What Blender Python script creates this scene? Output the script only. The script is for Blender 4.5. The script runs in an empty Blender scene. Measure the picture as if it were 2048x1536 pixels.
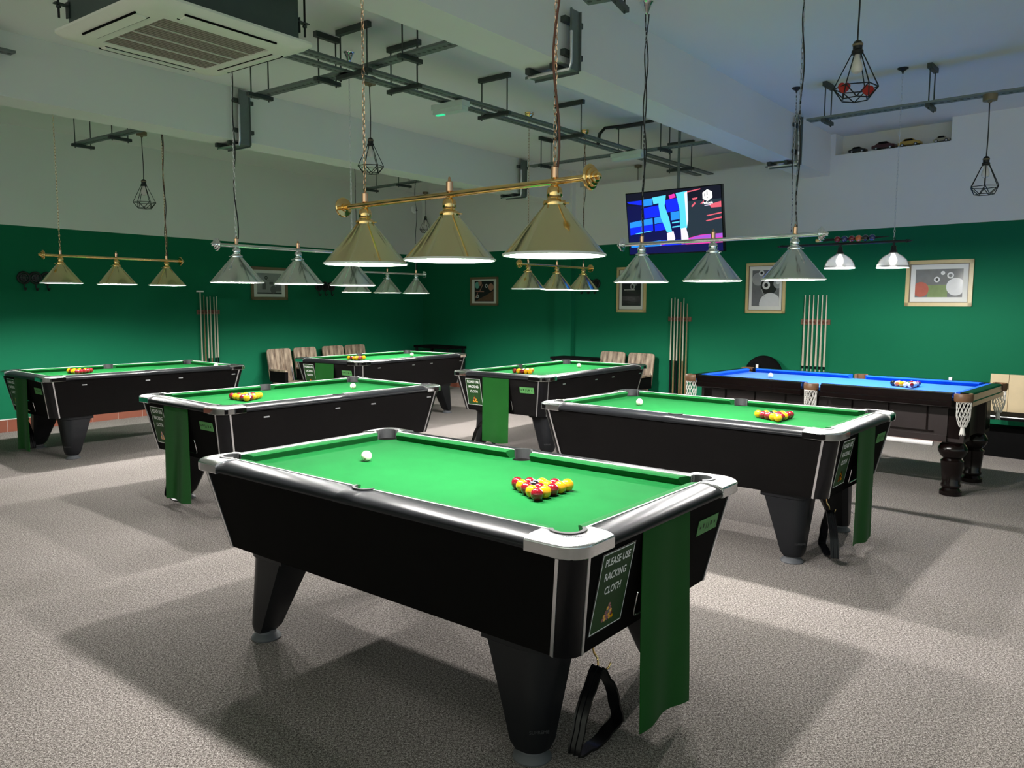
import bpy, bmesh, math, random
from mathutils import Vector, Matrix
random.seed(7)
PI = math.pi
scn = bpy.context.scene
COL = scn.collection

# ------------------------------------------------------------------ camera model (2048 x 1536 frame)
F = 1582.79
PITCH = 0.101897
ROLL = 0.0038435
ZC = 1.54892
cp, sp, cr, sr = math.cos(PITCH), math.sin(PITCH), math.cos(ROLL), math.sin(ROLL)
_r = Vector((1, 0, 0)); _f = Vector((0, cp, -sp)); _u = Vector((0, sp, cp))
CR = cr * _r + sr * _u
CU = -sr * _r + cr * _u
CF = _f
CAM = Vector((0, 0, ZC))
def ray(px, py):
    return CR * ((px - 1024) / F) + CU * (-(py - 768) / F) + CF
def at(px, py, z):
    d = ray(px, py); return CAM + d * ((z - ZC) / d.z)
def on_plane(px, py, n, off):
    d = ray(px, py); n = Vector(n); return CAM + d * ((off - n.dot(CAM)) / n.dot(d))
def at_y(px, py, y):
    d = ray(px, py); return CAM + d * (y / d.y)
def dirv(deg):
    a = math.radians(deg); return Vector((math.cos(a), math.sin(a), 0))

cd = bpy.data.cameras.new('camera'); cam = bpy.data.objects.new('camera', cd); COL.objects.link(cam)
cd.sensor_width = 36.0; cd.sensor_fit = 'HORIZONTAL'; cd.lens = F / 2048 * 36.0; cd.clip_start = 0.05
cam.matrix_world = Matrix(((CR.x, CU.x, -CF.x, CAM.x), (CR.y, CU.y, -CF.y, CAM.y), (CR.z, CU.z, -CF.z, CAM.z), (0, 0, 0, 1)))
scn.camera = cam

# ------------------------------------------------------------------ materials
def mat(name, col, rough=0.5, metal=0.0, noise=0.0, scale=20.0, bump=0.0, bscale=200.0, emit=None, estr=0.0, coat=0.0, alpha=1.0, trans=0.0, sheen=0.0, spec=0.5):
    m = bpy.data.materials.new(name); m.use_nodes = True
    nt = m.node_tree; b = nt.nodes['Principled BSDF']
    c = (col[0], col[1], col[2], 1)
    b.inputs['Base Color'].default_value = c
    b.inputs['Roughness'].default_value = rough
    b.inputs['Metallic'].default_value = metal
    b.inputs['Specular IOR Level'].default_value = spec
    if coat: b.inputs['Coat Weight'].default_value = coat; b.inputs['Coat Roughness'].default_value = 0.05
    if trans: b.inputs['Transmission Weight'].default_value = trans
    if sheen: b.inputs['Sheen Weight'].default_value = sheen
    if alpha < 1: b.inputs['Alpha'].default_value = alpha
    if emit:
        b.inputs['Emission Color'].default_value = (*emit, 1); b.inputs['Emission Strength'].default_value = estr
    tc = nt.nodes.new('ShaderNodeTexCoord')
    n = nt.nodes.new('ShaderNodeTexNoise'); n.inputs['Scale'].default_value = scale; n.inputs['Detail'].default_value = 4
    nt.links.new(tc.outputs['Object'], n.inputs['Vector'])
    mx = nt.nodes.new('ShaderNodeMixRGB'); mx.blend_type = 'MIX'
    k = 1 - noise
    mx.inputs['Color1'].default_value = (col[0]*k, col[1]*k, col[2]*k, 1)
    k = 1 + noise
    mx.inputs['Color2'].default_value = (min(1, col[0]*k), min(1, col[1]*k), min(1, col[2]*k), 1)
    nt.links.new(n.outputs['Fac'], mx.inputs['Fac']); nt.links.new(mx.outputs['Color'], b.inputs['Base Color'])
    if bump:
        n2 = nt.nodes.new('ShaderNodeTexNoise'); n2.inputs['Scale'].default_value = bscale; n2.inputs['Detail'].default_value = 3
        nt.links.new(tc.outputs['Object'], n2.inputs['Vector'])
        bp = nt.nodes.new('ShaderNodeBump'); bp.inputs['Strength'].default_value = bump; bp.inputs['Distance'].default_value = 0.002
        nt.links.new(n2.outputs['Fac'], bp.inputs['Height']); nt.links.new(bp.outputs['Normal'], b.inputs['Normal'])
    return m

GREEN_PAINT = (0.0060, 0.140, 0.065)
def wall_material():
    m = bpy.data.materials.new('two_tone_wall_paint'); m.use_nodes = True
    nt = m.node_tree; b = nt.nodes['Principled BSDF']; b.inputs['Roughness'].default_value = 0.7; b.inputs['Specular IOR Level'].default_value = 0.10
    g = nt.nodes.new('ShaderNodeNewGeometry'); s = nt.nodes.new('ShaderNodeSeparateXYZ'); nt.links.new(g.outputs['Position'], s.inputs['Vector'])
    gt = nt.nodes.new('ShaderNodeMath'); gt.operation = 'GREATER_THAN'; gt.inputs[1].default_value = 2.44; nt.links.new(s.outputs['Z'], gt.inputs[0])
    n = nt.nodes.new('ShaderNodeTexNoise'); n.inputs['Scale'].default_value = 1.3; n.inputs['Detail'].default_value = 5; nt.links.new(g.outputs['Position'], n.inputs['Vector'])
    a = nt.nodes.new('ShaderNodeMixRGB'); a.inputs['Color1'].default_value = (GREEN_PAINT[0]*0.9, GREEN_PAINT[1]*0.93, GREEN_PAINT[2]*0.92, 1); a.inputs['Color2'].default_value = (GREEN_PAINT[0]*1.1, GREEN_PAINT[1]*1.05, GREEN_PAINT[2]*1.06, 1)
    w = nt.nodes.new('ShaderNodeMixRGB'); w.inputs['Color1'].default_value = (0.72, 0.72, 0.69, 1); w.inputs['Color2'].default_value = (0.79, 0.79, 0.75, 1)
    for q in (a, w): nt.links.new(n.outputs['Fac'], q.inputs['Fac'])
    mx = nt.nodes.new('ShaderNodeMixRGB'); nt.links.new(gt.outputs['Value'], mx.inputs['Fac']); nt.links.new(a.outputs['Color'], mx.inputs['Color1']); nt.links.new(w.outputs['Color'], mx.inputs['Color2'])
    nt.links.new(mx.outputs['Color'], b.inputs['Base Color'])
    return m

def carpet_material():
    m = bpy.data.materials.new('mottled_carpet'); m.use_nodes = True
    nt = m.node_tree; b = nt.nodes['Principled BSDF']; b.inputs['Roughness'].default_value = 0.95; b.inputs['Specular IOR Level'].default_value = 0.1
    g = nt.nodes.new('ShaderNodeNewGeometry')
    def noise(sc, det, rough=0.6):
        n = nt.nodes.new('ShaderNodeTexNoise'); n.inputs['Scale'].default_value = sc; n.inputs['Detail'].default_value = det; n.inputs['Roughness'].default_value = rough
        nt.links.new(g.outputs['Position'], n.inputs['Vector']); return n
    n1 = noise(105, 4, 0.85); n2 = noise(0.7, 2); n3 = noise(260, 2, 0.8)
    r = nt.nodes.new('ShaderNodeValToRGB'); e = r.color_ramp.elements
    e[0].position = 0.415; e[0].color = (0.036, 0.032, 0.030, 1); e[1].position = 0.60; e[1].color = (0.66, 0.635, 0.61, 1)
    x = r.color_ramp.elements.new(0.5); x.color = (0.205, 0.188, 0.177, 1)
    ad = nt.nodes.new('ShaderNodeMath'); ad.operation = 'MULTIPLY_ADD'; ad.inputs[1].default_value = 0.5
    sub = nt.nodes.new('ShaderNodeMath'); sub.operation = 'MULTIPLY'; sub.inputs[1].default_value = 0.5
    nt.links.new(n1.outputs['Fac'], ad.inputs[0]); nt.links.new(n3.outputs['Fac'], sub.inputs[0]); nt.links.new(sub.outputs['Value'], ad.inputs[2])
    nt.links.new(ad.outputs['Value'], r.inputs['Fac'])
    t = nt.nodes.new('ShaderNodeMixRGB'); t.blend_type = 'MULTIPLY'; t.inputs['Fac'].default_value = 1
    tr = nt.nodes.new('ShaderNodeValToRGB'); tr.color_ramp.elements[0].position = 0.35; tr.color_ramp.elements[0].color = (0.86, 0.83, 0.80, 1); tr.color_ramp.elements[1].position = 0.65; tr.color_ramp.elements[1].color = (1.0, 0.96, 0.95, 1)
    nt.links.new(n2.outputs['Fac'], tr.inputs['Fac']); nt.links.new(r.outputs['Color'], t.inputs['Color1']); nt.links.new(tr.outputs['Color'], t.inputs['Color2'])
    nt.links.new(t.outputs['Color'], b.inputs['Base Color'])
    bp = nt.nodes.new('ShaderNodeBump'); bp.inputs['Strength'].default_value = 0.08; bp.inputs['Distance'].default_value = 0.002
    nt.links.new(ad.outputs['Value'], bp.inputs['Height']); nt.links.new(bp.outputs['Normal'], b.inputs['Normal'])
    return m

def plank_material():
    m = bpy.data.materials.new('rustic_plank_wood'); m.use_nodes = True
    nt = m.node_tree; b = nt.nodes['Principled BSDF']; b.inputs['Roughness'].default_value = 0.55
    tc = nt.nodes.new('ShaderNodeTexCoord'); mp = nt.nodes.new('ShaderNodeMapping'); mp.inputs['Scale'].default_value = (5, 5, 0.9)
    nt.links.new(tc.outputs['Object'], mp.inputs['Vector'])
    n = nt.nodes.new('ShaderNodeTexNoise'); n.inputs['Scale'].default_value = 3.2; n.inputs['Detail'].default_value = 6; nt.links.new(mp.outputs['Vector'], n.inputs['Vector'])
    r = nt.nodes.new('ShaderNodeValToRGB'); e = r.color_ramp.elements
    e[0].position = 0.33; e[0].color = (0.11, 0.075, 0.05, 1); e[1].position = 0.66; e[1].color = (0.50, 0.40, 0.29, 1)
    nt.links.new(n.outputs['Fac'], r.inputs['Fac']); nt.links.new(r.outputs['Color'], b.inputs['Base Color'])
    return m

M = {}
M['wall'] = wall_material()
M['white'] = mat('white_ceiling_paint', (0.78, 0.78, 0.76), 0.7, noise=0.04, scale=1.2, spec=0.2)
M['carpet'] = carpet_material()
M['tile'] = mat('terracotta_skirting_tile', (0.23, 0.075, 0.045), 0.35, noise=0.2, scale=6)
M['grout'] = mat('white_tile_trim', (0.7, 0.72, 0.68), 0.4, noise=0.05)
M['laminate'] = mat('black_laminate', (0.0050, 0.0046, 0.0045), 0.75, noise=0.15, scale=8, bump=0.06, bscale=500, spec=0.03)
M['post'] = mat('glossy_black_corner', (0.003, 0.003, 0.004), 0.25, noise=0.1, spec=0.25)
M['rail'] = mat('black_vinyl_rail', (0.012, 0.013, 0.015), 0.31, noise=0.1, bump=0.08, bscale=650, spec=0.17)
M['chrome'] = mat('chrome', (0.90, 0.91, 0.92), 0.045, 1.0, noise=0.02)
M['hammered'] = mat('hammered_chrome', (0.86, 0.87, 0.88), 0.20, 1.0, noise=0.25, scale=260, bump=1.0, bscale=240)
M['steel'] = mat('satin_steel_strip', (0.72, 0.72, 0.74), 0.35, 1.0, noise=0.05)
M['felt'] = mat('green_baize', (0.0075, 0.105, 0.0245), 0.9, noise=0.16, scale=7, bump=0.15, bscale=900, spec=0.05)
M['cushion'] = mat('green_cushion_cloth', (0.0068, 0.093, 0.021), 0.8, noise=0.08, scale=9, spec=0.1)
M['piping'] = mat('white_piping', (0.85, 0.87, 0.84), 0.4, noise=0.03)
M['rubber'] = mat('black_rubber', (0.035, 0.036, 0.038), 0.5, noise=0.15)
M['foot'] = mat('grey_plastic_foot', (0.10, 0.104, 0.115), 0.45, noise=0.1)
M['leg'] = mat('black_plastic_leg', (0.0075, 0.008, 0.0095), 0.36, noise=0.1, bump=0.05, bscale=700, spec=0.22)
M['sign_green'] = mat('sign_green_print', (0.016, 0.055, 0.014), 0.5, noise=0.35, scale=4, spec=0.15)
M['sign_black'] = mat('sign_black_border', (0.008, 0.009, 0.009), 0.25, noise=0.1)
M['sign_white'] = mat('sign_white_ink', (0.82, 0.84, 0.82), 0.4, noise=0.03)
M['plate_green'] = mat('pale_green_sticker', (0.085, 0.26, 0.08), 0.5, noise=0.3, scale=40, spec=0.2)
M['cloth'] = mat('hanging_green_cloth', (0.006, 0.075, 0.009), 0.9, noise=0.15, scale=7, sheen=0.1, spec=0.1)
M['brass'] = mat('polished_brass', (0.78, 0.69, 0.42), 0.13, 1.0, noise=0.04, scale=3)
M['gold'] = mat('bright_gold_brass', (0.90, 0.62, 0.26), 0.10, 1.0, noise=0.04)
M['silver'] = mat('polished_nickel', (0.72, 0.75, 0.74), 0.13, 1.0, noise=0.04, scale=3)
M['inner'] = mat('white_enamel_inside', (0.92, 0.92, 0.90), 0.5, noise=0.02)
M['bulb'] = mat('lit_bulb', (1, 1, 1), 0.4, emit=(1.0, 0.97, 0.9), estr=14.0)
M['bulb_off'] = mat('frosted_unlit_bulb', (0.75, 0.70, 0.66), 0.35, noise=0.05)
M['cord'] = mat('black_cord', (0.012, 0.012, 0.013), 0.6, noise=0.1)
M['cord_brown'] = mat('copper_brown_cord', (0.16, 0.055, 0.03), 0.5, noise=0.1)
M['black_iron'] = mat('black_iron', (0.012, 0.012, 0.014), 0.4, 0.3, noise=0.1)
M['galv'] = mat('grey_galvanised_tray', (0.17, 0.20, 0.195), 0.45, 0.5, noise=0.15, scale=30)
M['galv_dark'] = mat('dark_strut_channel', (0.055, 0.066, 0.062), 0.5, 0.4, noise=0.15)
M['ac_white'] = mat('warm_white_plastic', (0.86, 0.86, 0.75), 0.45, noise=0.03)
M['ac_grille'] = mat('taupe_grille', (0.32, 0.265, 0.225), 0.6, noise=0.12, scale=90, bump=0.3, bscale=300)
M['ac_body'] = mat('dark_grey_casing', (0.06, 0.085, 0.075), 0.5, noise=0.1)
M['red_ball'] = mat('dark_red_ball', (0.21, 0.004, 0.010), 0.06, coat=1.0, noise=0.03)
M['yellow_ball'] = mat('yellow_ball', (0.80, 0.37, 0.004), 0.06, coat=1.0, noise=0.03)
M['black_ball'] = mat('black_ball', (0.008, 0.008, 0.009), 0.05, coat=1.0, noise=0.03)
M['ivory'] = mat('ivory_ball', (0.86, 0.82, 0.66), 0.08, coat=1.0, noise=0.03)
M['white_ball'] = mat('white_ball', (0.88, 0.86, 0.86), 0.08, coat=1.0, noise=0.03)
M['orange_ball'] = mat('orange_ball', (0.80, 0.17, 0.03), 0.07, coat=1.0, noise=0.03)
M['blue_ball'] = mat('navy_ball', (0.02, 0.03, 0.16), 0.07, coat=1.0, noise=0.03)
M['green_ball'] = mat('green_ball', (0.02, 0.16, 0.09), 0.07, coat=1.0, noise=0.03)
M['maroon_ball'] = mat('maroon_ball', (0.23, 0.02, 0.03), 0.07, coat=1.0, noise=0.03)
M['purple_ball'] = mat('purple_ball', (0.10, 0.02, 0.18), 0.07, coat=1.0, noise=0.03)
M['blue_felt'] = mat('blue_baize', (0.003, 0.130, 0.56), 0.85, noise=0.08, scale=5, sheen=0.15, spec=0.15)
M['blue_cushion'] = mat('blue_cushion_cloth', (0.003, 0.085, 0.50), 0.8, noise=0.08, scale=9, spec=0.2)
M['mahogany'] = mat('dark_mahogany', (0.004, 0.0018, 0.0016), 0.22, noise=0.35, scale=12, coat=0.15, spec=0.25)
M['mahogany_red'] = mat('red_mahogany_panel', (0.009, 0.0035, 0.0030), 0.4, noise=0.3, scale=10)
M['leather'] = mat('tan_leather', (0.15, 0.075, 0.035), 0.45, noise=0.2, scale=30)
M['net'] = mat('off_white_net', (0.72, 0.70, 0.66), 0.8, noise=0.08)
M['plank'] = plank_material()
M['pale_wood'] = mat('pale_pine_plank', (0.62, 0.50, 0.31), 0.5, noise=0.18, scale=5)
M['cue_wood'] = mat('maple_cue', (0.50, 0.46, 0.36), 0.3, noise=0.08, scale=10)
M['cue_dark'] = mat('brown_cue', (0.20, 0.13, 0.06), 0.3, noise=0.12, scale=10)
M['cue_pale'] = mat('pale_green_butt', (0.33, 0.44, 0.36), 0.3, noise=0.08)
M['rack_wood'] = mat('red_brown_rack', (0.17, 0.085, 0.055), 0.4, noise=0.2, scale=20)
M['frame_gold'] = mat('pale_gold_frame', (0.56, 0.45, 0.22), 0.35, noise=0.12, scale=20)
M['frame_brown'] = mat('brown_gilt_frame', (0.17, 0.13, 0.07), 0.4, noise=0.15, scale=20)
M['mount'] = mat('white_picture_mount', (0.66, 0.67, 0.63), 0.5, noise=0.03)
M['p_dark'] = mat('print_dark', (0.025, 0.026, 0.027), 0.12, noise=0.3, scale=9)
M['p_grey'] = mat('print_grey', (0.14, 0.145, 0.15), 0.12, noise=0.3, scale=9)
M['p_mid'] = mat('print_mid_grey', (0.30, 0.31, 0.31), 0.12, noise=0.2, scale=9)
M['p_white'] = mat('print_white', (0.62, 0.63, 0.63), 0.12, noise=0.06)
M['p_red'] = mat('print_red', (0.40, 0.09, 0.06), 0.12, noise=0.2)
M['p_green'] = mat('print_green', (0.17, 0.24, 0.09), 0.12, noise=0.2)
M['p_brown'] = mat('print_brown', (0.13, 0.075, 0.05), 0.12, noise=0.3, scale=20)
M['p_teal'] = mat('print_teal', (0.16, 0.42, 0.36), 0.12, noise=0.2)
M['p_peach'] = mat('print_peach', (0.42, 0.22, 0.16), 0.12, noise=0.2)
M['tv_black'] = mat('tv_black_bezel', (0.007, 0.007, 0.009), 0.25, noise=0.1)
def em(name, c, s): M[name] = mat(name, (0.01, 0.01, 0.01), 0.3, emit=c, estr=s)
em('tv_dark', (0.004, 0.004, 0.018), 1.0); em('tv_navy', (0.002, 0.002, 0.075), 1.1); em('tv_blue', (0.004, 0.02, 0.95), 1.2); em('tv_azure', (0.02, 0.28, 1.0), 1.2)
em('tv_cyan', (0.10, 0.68, 0.95), 1.2); em('tv_lilac', (0.88, 0.80, 1.0), 1.2); em('tv_pink', (0.80, 0.04, 0.42), 1.2); em('tv_rose', (0.9, 0.14, 0.20), 1.0); em('tv_violet', (0.42, 0.10, 0.72), 1.1); em('tv_white', (1, 1, 1), 1.5); em('tv_grey', (0.02, 0.035, 0.055), 1.0)
M['glow_green'] = mat('green_indicator', (0.02, 0.3, 0.12), 0.3, emit=(0.05, 1.0, 0.45), estr=0.8)
M['diffuser'] = mat('frosted_diffuser', (0.62, 0.72, 0.66), 0.3, noise=0.05)
M['vinyl'] = mat('black_vinyl', (0.003, 0.003, 0.0032), 0.8, noise=0.1, spec=0.06)
M['car_gold'] = mat('model_car_gold', (0.45, 0.30, 0.07), 0.25, 0.3, noise=0.1)
M['car_maroon'] = mat('model_car_maroon', (0.06, 0.015, 0.02), 0.3, noise=0.1)
M['car_black'] = mat('model_car_black', (0.015, 0.014, 0.012), 0.3, noise=0.1)
M['car_cream'] = mat('model_car_cream', (0.30, 0.27, 0.18), 0.3, noise=0.1)
M['plush_red'] = mat('red_plush', (0.42, 0.02, 0.015), 0.7, noise=0.1)
M['chalk'] = mat('white_chalk', (0.75, 0.74, 0.72), 0.8, noise=0.06)
def glass(name, col, rough=0.03):
    m = mat(name, col, rough, trans=0.6); m.node_tree.nodes['Principled BSDF'].inputs['IOR'].default_value = 1.25; return m
M['glass'] = glass('clear_ribbed_glass', (0.95, 0.96, 0.94), 0.08)

# ------------------------------------------------------------------ mesh builder
class MB:
    def __init__(s): s.v = []; s.f = []; s.mi = []; s.mats = []
    def m(s, key):
        mt = M[key]
        if mt not in s.mats: s.mats.append(mt)
        return s.mats.index(mt)
    def add(s, vs, fs, key):
        o = len(s.v); s.v += [Vector(p) for p in vs]; k = s.m(key)
        for f in fs: s.f.append([i + o for i in f]); s.mi.append(k)
        return s
    def box(s, c, size, key, mtx=None):
        x, y, z = size[0]/2, size[1]/2, size[2]/2
        vs = [Vector((a*x, b*y, d*z)) for d in (-1, 1) for a, b in ((-1, -1), (1, -1), (1, 1), (-1, 1))]
        if mtx is not None: vs = [mtx @ p for p in vs]
        vs = [p + Vector(c) for p in vs]
        return s.add(vs, [(3, 2, 1, 0), (4, 5, 6, 7), (0, 1, 5, 4), (1, 2, 6, 5), (2, 3, 7, 6), (3, 0, 4, 7)], key)
    def bar(s, a, b, w, h, key, up=(0, 0, 1)):
        a, b = Vector(a), Vector(b); d = (b - a); L = d.length; d.normalize(); upv = Vector(up)
        if abs(d.dot(upv)) > 0.99: upv = Vector((1, 0, 0))
        sd = d.cross(upv).normalized(); u2 = sd.cross(d)
        mt = Matrix((sd, d, u2)).transposed()
        return s.box((a + b)/2, (w, L, h), key, mt)
    def loft(s, rings, key, closed=True, cap=True):
        n = len(rings[0]); vs = [p for r in rings for p in r]; fs = []
        for i in range(len(rings) - 1):
            for j in range(n if closed else n - 1):
                k = (j + 1) % n
                fs.append((i*n + j, i*n + k, (i+1)*n + k, (i+1)*n + j))
        if cap and closed:
            fs.append(tuple(range(n - 1, -1, -1))); fs.append(tuple((len(rings)-1)*n + j for j in range(n)))
        return s.add(vs, fs, key)
    def lathe(s, prof, key, n=24, c=(0, 0, 0), axis=None, cap=True):
        rings = [[Vector((r*math.cos(2*PI*k/n), r*math.sin(2*PI*k/n), z)) for k in range(n)] for r, z in prof]
        if axis is not None:
            q = Vector((0, 0, 1)).rotation_difference(Vector(axis)); rings = [[q @ p for p in r] for r in rings]
        cv = Vector(c); rings = [[p + cv for p in r] for r in rings]
        return s.loft(rings, key, True, cap)
    def cyl(s, a, b, r, key, n=12, r2=None):
        a, b = Vector(a), Vector(b); d = b - a
        return s.lathe([(r, 0), (r if r2 is None else r2, d.length)], key, n, a, d.normalized())
    def sphere(s, c, r, key, n=20, mz=10):
        prof = [(max(1e-4, r*math.sin(PI*i/mz)), -r*math.cos(PI*i/mz)) for i in range(mz + 1)]
        return s.lathe(prof, key, n, c, None, False)
    def tube(s, pts, r, key, n=6, closed=False):
        pts = [Vector(p) for p in pts]; N = len(pts); rings = []; up = None
        for i in range(N):
            if closed: t = pts[(i+1) % N] - pts[i-1]
            else: t = pts[min(i+1, N-1)] - pts[max(i-1, 0)]
            t.normalize()
            if up is None:
                up = Vector((0, 0, 1)) if abs(t.z) < 0.9 else Vector((1, 0, 0))
            sd = t.cross(up).normalized(); up = sd.cross(t).normalized()
            rr = r[i] if isinstance(r, (list, tuple)) else r
            rings.append([pts[i] + (sd*math.cos(2*PI*k/n) + up*math.sin(2*PI*k/n))*rr for k in range(n)])
        if closed: rings.append(rings[0]); return s.loft(rings, key, True, False)
        return s.loft(rings, key, True, True)
    def poly(s, pts, key):
        return s.add(pts, [tuple(range(len(pts)))], key)
    def prism(s, pts, z0, z1, key):
        n = len(pts); vs = [Vector((p[0], p[1], z0)) for p in pts] + [Vector((p[0], p[1], z1)) for p in pts]
        fs = [tuple(range(n-1, -1, -1)), tuple(range(n, 2*n))] + [(i, (i+1) % n, n + (i+1) % n, n + i) for i in range(n)]
        return s.add(vs, fs, key)
    def mesh(s, name, smooth=35):
        me = bpy.data.meshes.new(name); me.from_pydata([tuple(p) for p in s.v], [], s.f)
        for mt in s.mats: me.materials.append(mt)
        me.polygons.foreach_set('material_index', s.mi)
        bm = bmesh.new(); bm.from_mesh(me); bmesh.ops.recalc_face_normals(bm, faces=bm.faces); bm.to_mesh(me); bm.free()
        if smooth:
            me.polygons.foreach_set('use_smooth', [True]*len(me.polygons))
            me.set_sharp_from_angle(angle=math.radians(smooth))
        me.update(); return me
    def build(s, name, parent=None, smooth=35, loc=None, rz=None, mtx=None):
        o = bpy.data.objects.new(name, s.mesh(name, smooth)); COL.objects.link(o)
        if parent is not None: o.parent = parent
        if loc is not None: o.location = loc
        if rz is not None: o.rotation_euler = (0, 0, rz)
        if mtx is not None: o.matrix_local = mtx
        return o

def tag(o, label=None, cat=None, group=None, kind=None):
    if label: o['label'] = label
    if cat: o['category'] = cat
    if group: o['group'] = group
    if kind: o['kind'] = kind
    return o
def empty(name, loc=(0, 0, 0), rz=0.0):
    o = bpy.data.objects.new(name, None); COL.objects.link(o); o.location = loc; o.rotation_euler = (0, 0, rz); o.empty_display_size = 0.05
    return o
CHILD = {}
def copy_tree(o, parent=None):
    c = o.copy(); COL.objects.link(c); c.parent = parent
    for ch in list(o.children): copy_tree(ch, c)
    return c
def struct(o): o['kind'] = 'structure'; return o

_text_cache = {}
def text_into(mb, body, size, key, mtx, align='CENTER', extrude=0.0, shear=0.0, spacing=1.0, offset=0.0):
    """adds filled lettering (built-in font) to a builder, mapped by mtx from the text plane"""
    k = (body, align, shear, spacing, offset)
    if k not in _text_cache:
        cu = bpy.data.curves.new('lettering', 'FONT'); cu.body = body; cu.size = 1.0; cu.align_x = align; cu.align_y = 'CENTER'; cu.shear = shear; cu.space_character = spacing; cu.offset = offset
        cu.resolution_u = 3
        ob = bpy.data.objects.new('lettering', cu); COL.objects.link(ob)
        bpy.context.view_layer.update()
        dg = bpy.context.evaluated_depsgraph_get()
        me = bpy.data.meshes.new_from_object(ob.evaluated_get(dg))
        _text_cache[k] = ([v.co.copy() for v in me.vertices], [tuple(p.vertices) for p in me.polygons])
        bpy.data.objects.remove(ob); bpy.data.curves.remove(cu); bpy.data.meshes.remove(me)
    vs, fs = _text_cache[k]
    mb.add([mtx @ (v*size) for v in vs], fs, key)

# ------------------------------------------------------------------ the room
aL, aR = 54.2, -44.0
dL, dR = dirv(aL), dirv(aR)
nL = Vector((-dL.y, dL.x, 0)); oL = 10.317
nR = Vector((-dR.y, dR.x, 0)); oR = 9.785
CORNER = Vector((-1.71515, 15.25905, 0))
ZCEIL = 3.60
def onL(px, py, inset=0.0): return on_plane(px, py, nL, oL - inset)
def onR(px, py, inset=0.0): return on_plane(px, py, nR, oR - inset)
def sR(p): return (p - CORNER).dot(dR)
def sL(p): return (p - CORNER).dot(dL)
def PR(s, inset, z): return CORNER + dR*s - nR*inset + Vector((0, 0, z))
def PL(s, inset, z): return CORNER + dL*s - nL*inset + Vector((0, 0, z))

def wallbox(mb, P, s0, s1, i0, i1, z0, z1, key):
    vs = [P(s, i, z) for z in (z0, z1) for s, i in ((s0, i0), (s1, i0), (s1, i1), (s0, i1))]
    mb.add(vs, [(0, 1, 2, 3), (4, 5, 6, 7), (0, 1, 5, 4), (1, 2, 6, 5), (2, 3, 7, 6), (3, 0, 4, 7)], key)

floor_pts = [(-14, -4, 0), (12, -4, 0), (12, 4, 0), (-1.6, 16.2, 0), (-14, 2, 0)]
mb = MB(); mb.prism([(-12.5, -3.5), (11.5, -3.5), (11.5, 2.4), (-1.65, 15.6), (-12.5, 0.8)], -0.12, 0.0, 'carpet'); struct(mb.build('floor', smooth=0))
mb = MB(); mb.prism([(-12.5, -3.5), (11.5, -3.5), (11.5, 2.9), (-1.65, 16.2), (-12.5, 1.0)], ZCEIL, ZCEIL + 0.12, 'white'); struct(mb.build('ceiling', smooth=0))
mb = MB(); wallbox(mb, PL, -18.5, 0.0, 0.0, -0.12, 0, ZCEIL, 'wall'); struct(mb.build('wall_left', smooth=0))
# right wall: full below 3.35 m; above it two high recesses (the middle bay one, and the niche with the toy cars)
s_n0, s_n1 = sR(onR(1671, 300)), sR(onR(1903, 270))
s_m0, s_m1 = sR(onR(1160, 370)), sR(onR(1600, 330))
mb = MB()
wallbox(mb, PR, -0.1, 17.5, 0.0, -0.32, 0, 3.345, 'wall')
for a, b in ((-0.1, s_m0), (s_m1, s_n0), (s_n1, 17.5)): wallbox(mb, PR, a, b, 0.0, -0.32, 3.345, ZCEIL, 'wall')
for a, b in ((s_m0, s_m1), (s_n0, s_n1)): wallbox(mb, PR, a, b, -0.22, -0.32, 3.345, ZCEIL, 'wall')
struct(mb.build('wall_right', smooth=0))
# pilaster under the left beam
s_p0, s_p1 = sR(onR(1116, 640)), sR(onR(1147, 640))
mb = MB(); wallbox(mb, PR, s_p0, s_p1 + 0.02, 0.09, -0.02, 0, ZCEIL, 'wall'); struct(mb.build('trim_1', smooth=0))
# skirting tiles
def skirting(name, P, s0, s1):
    m = MB(); n = int(abs(s1 - s0)/0.33)
    for i in range(n):
        a = s0 + (s1 - s0)*i/n; b = s0 + (s1 - s0)*(i + 1)/n
        wallbox(m, P, a + 0.002, b - 0.002, 0.013, -0.01, 0, 0.145, 'tile')
    wallbox(m, P, s0, s1, 0.011, -0.01, 0, 0.14, 'grout')
    wallbox(m, P, s0, s1, 0.015, -0.01, 0.145, 0.155, 'grout')
    struct(m.build(name, smooth=0))
skirting('baseboard_left', PL, -14.0, 0.0)
skirting('baseboard_right', PR, 0.0, 13.0)

# beams (run from the right wall toward the camera side)
ZB = 3.11
def beam(name, deg, o_near, o_far, t_wall, length):
    d = dirv(deg); n = Vector((-d.y, d.x, 0))
    def wall_t(o):  # where the line n.p = o meets the right wall
        p0 = n*o; return (oR - nR.dot(p0))/nR.dot(d)
    m = MB(); vs = []
    for z in (ZB, ZCEIL + 0.02):
        for o, e in ((o_near, 0), (o_near, 1), (o_far, 1), (o_far, 0)):
            t = wall_t(o) + 0.05
            vs.append(n*o + d*(t if e == 0 else t - length) + Vector((0, 0, z)))
    m.add(vs, [(0, 1, 2, 3), (4, 5, 6, 7), (0, 1, 5, 4), (1, 2, 6, 5), (2, 3, 7, 6), (3, 0, 4, 7)], 'white')
    struct(m.build(name, smooth=0)); return d, n
b1d, b1n = beam('ceiling_beam_left', 53.0, 6.87, 7.215, 0, 16.0)
b2d, b2n = beam('ceiling_beam_right', 52.0, 3.03, 3.35, 0, 16.0)

# ------------------------------------------------------------------ pool tables (local x = long axis toward the end with the sign)
A, B = 0.965, 0.503           # piping rectangle half sizes
AO, BO = 1.070, 0.615         # outer rail half sizes
ZP, ZBED = 0.830, 0.795

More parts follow.
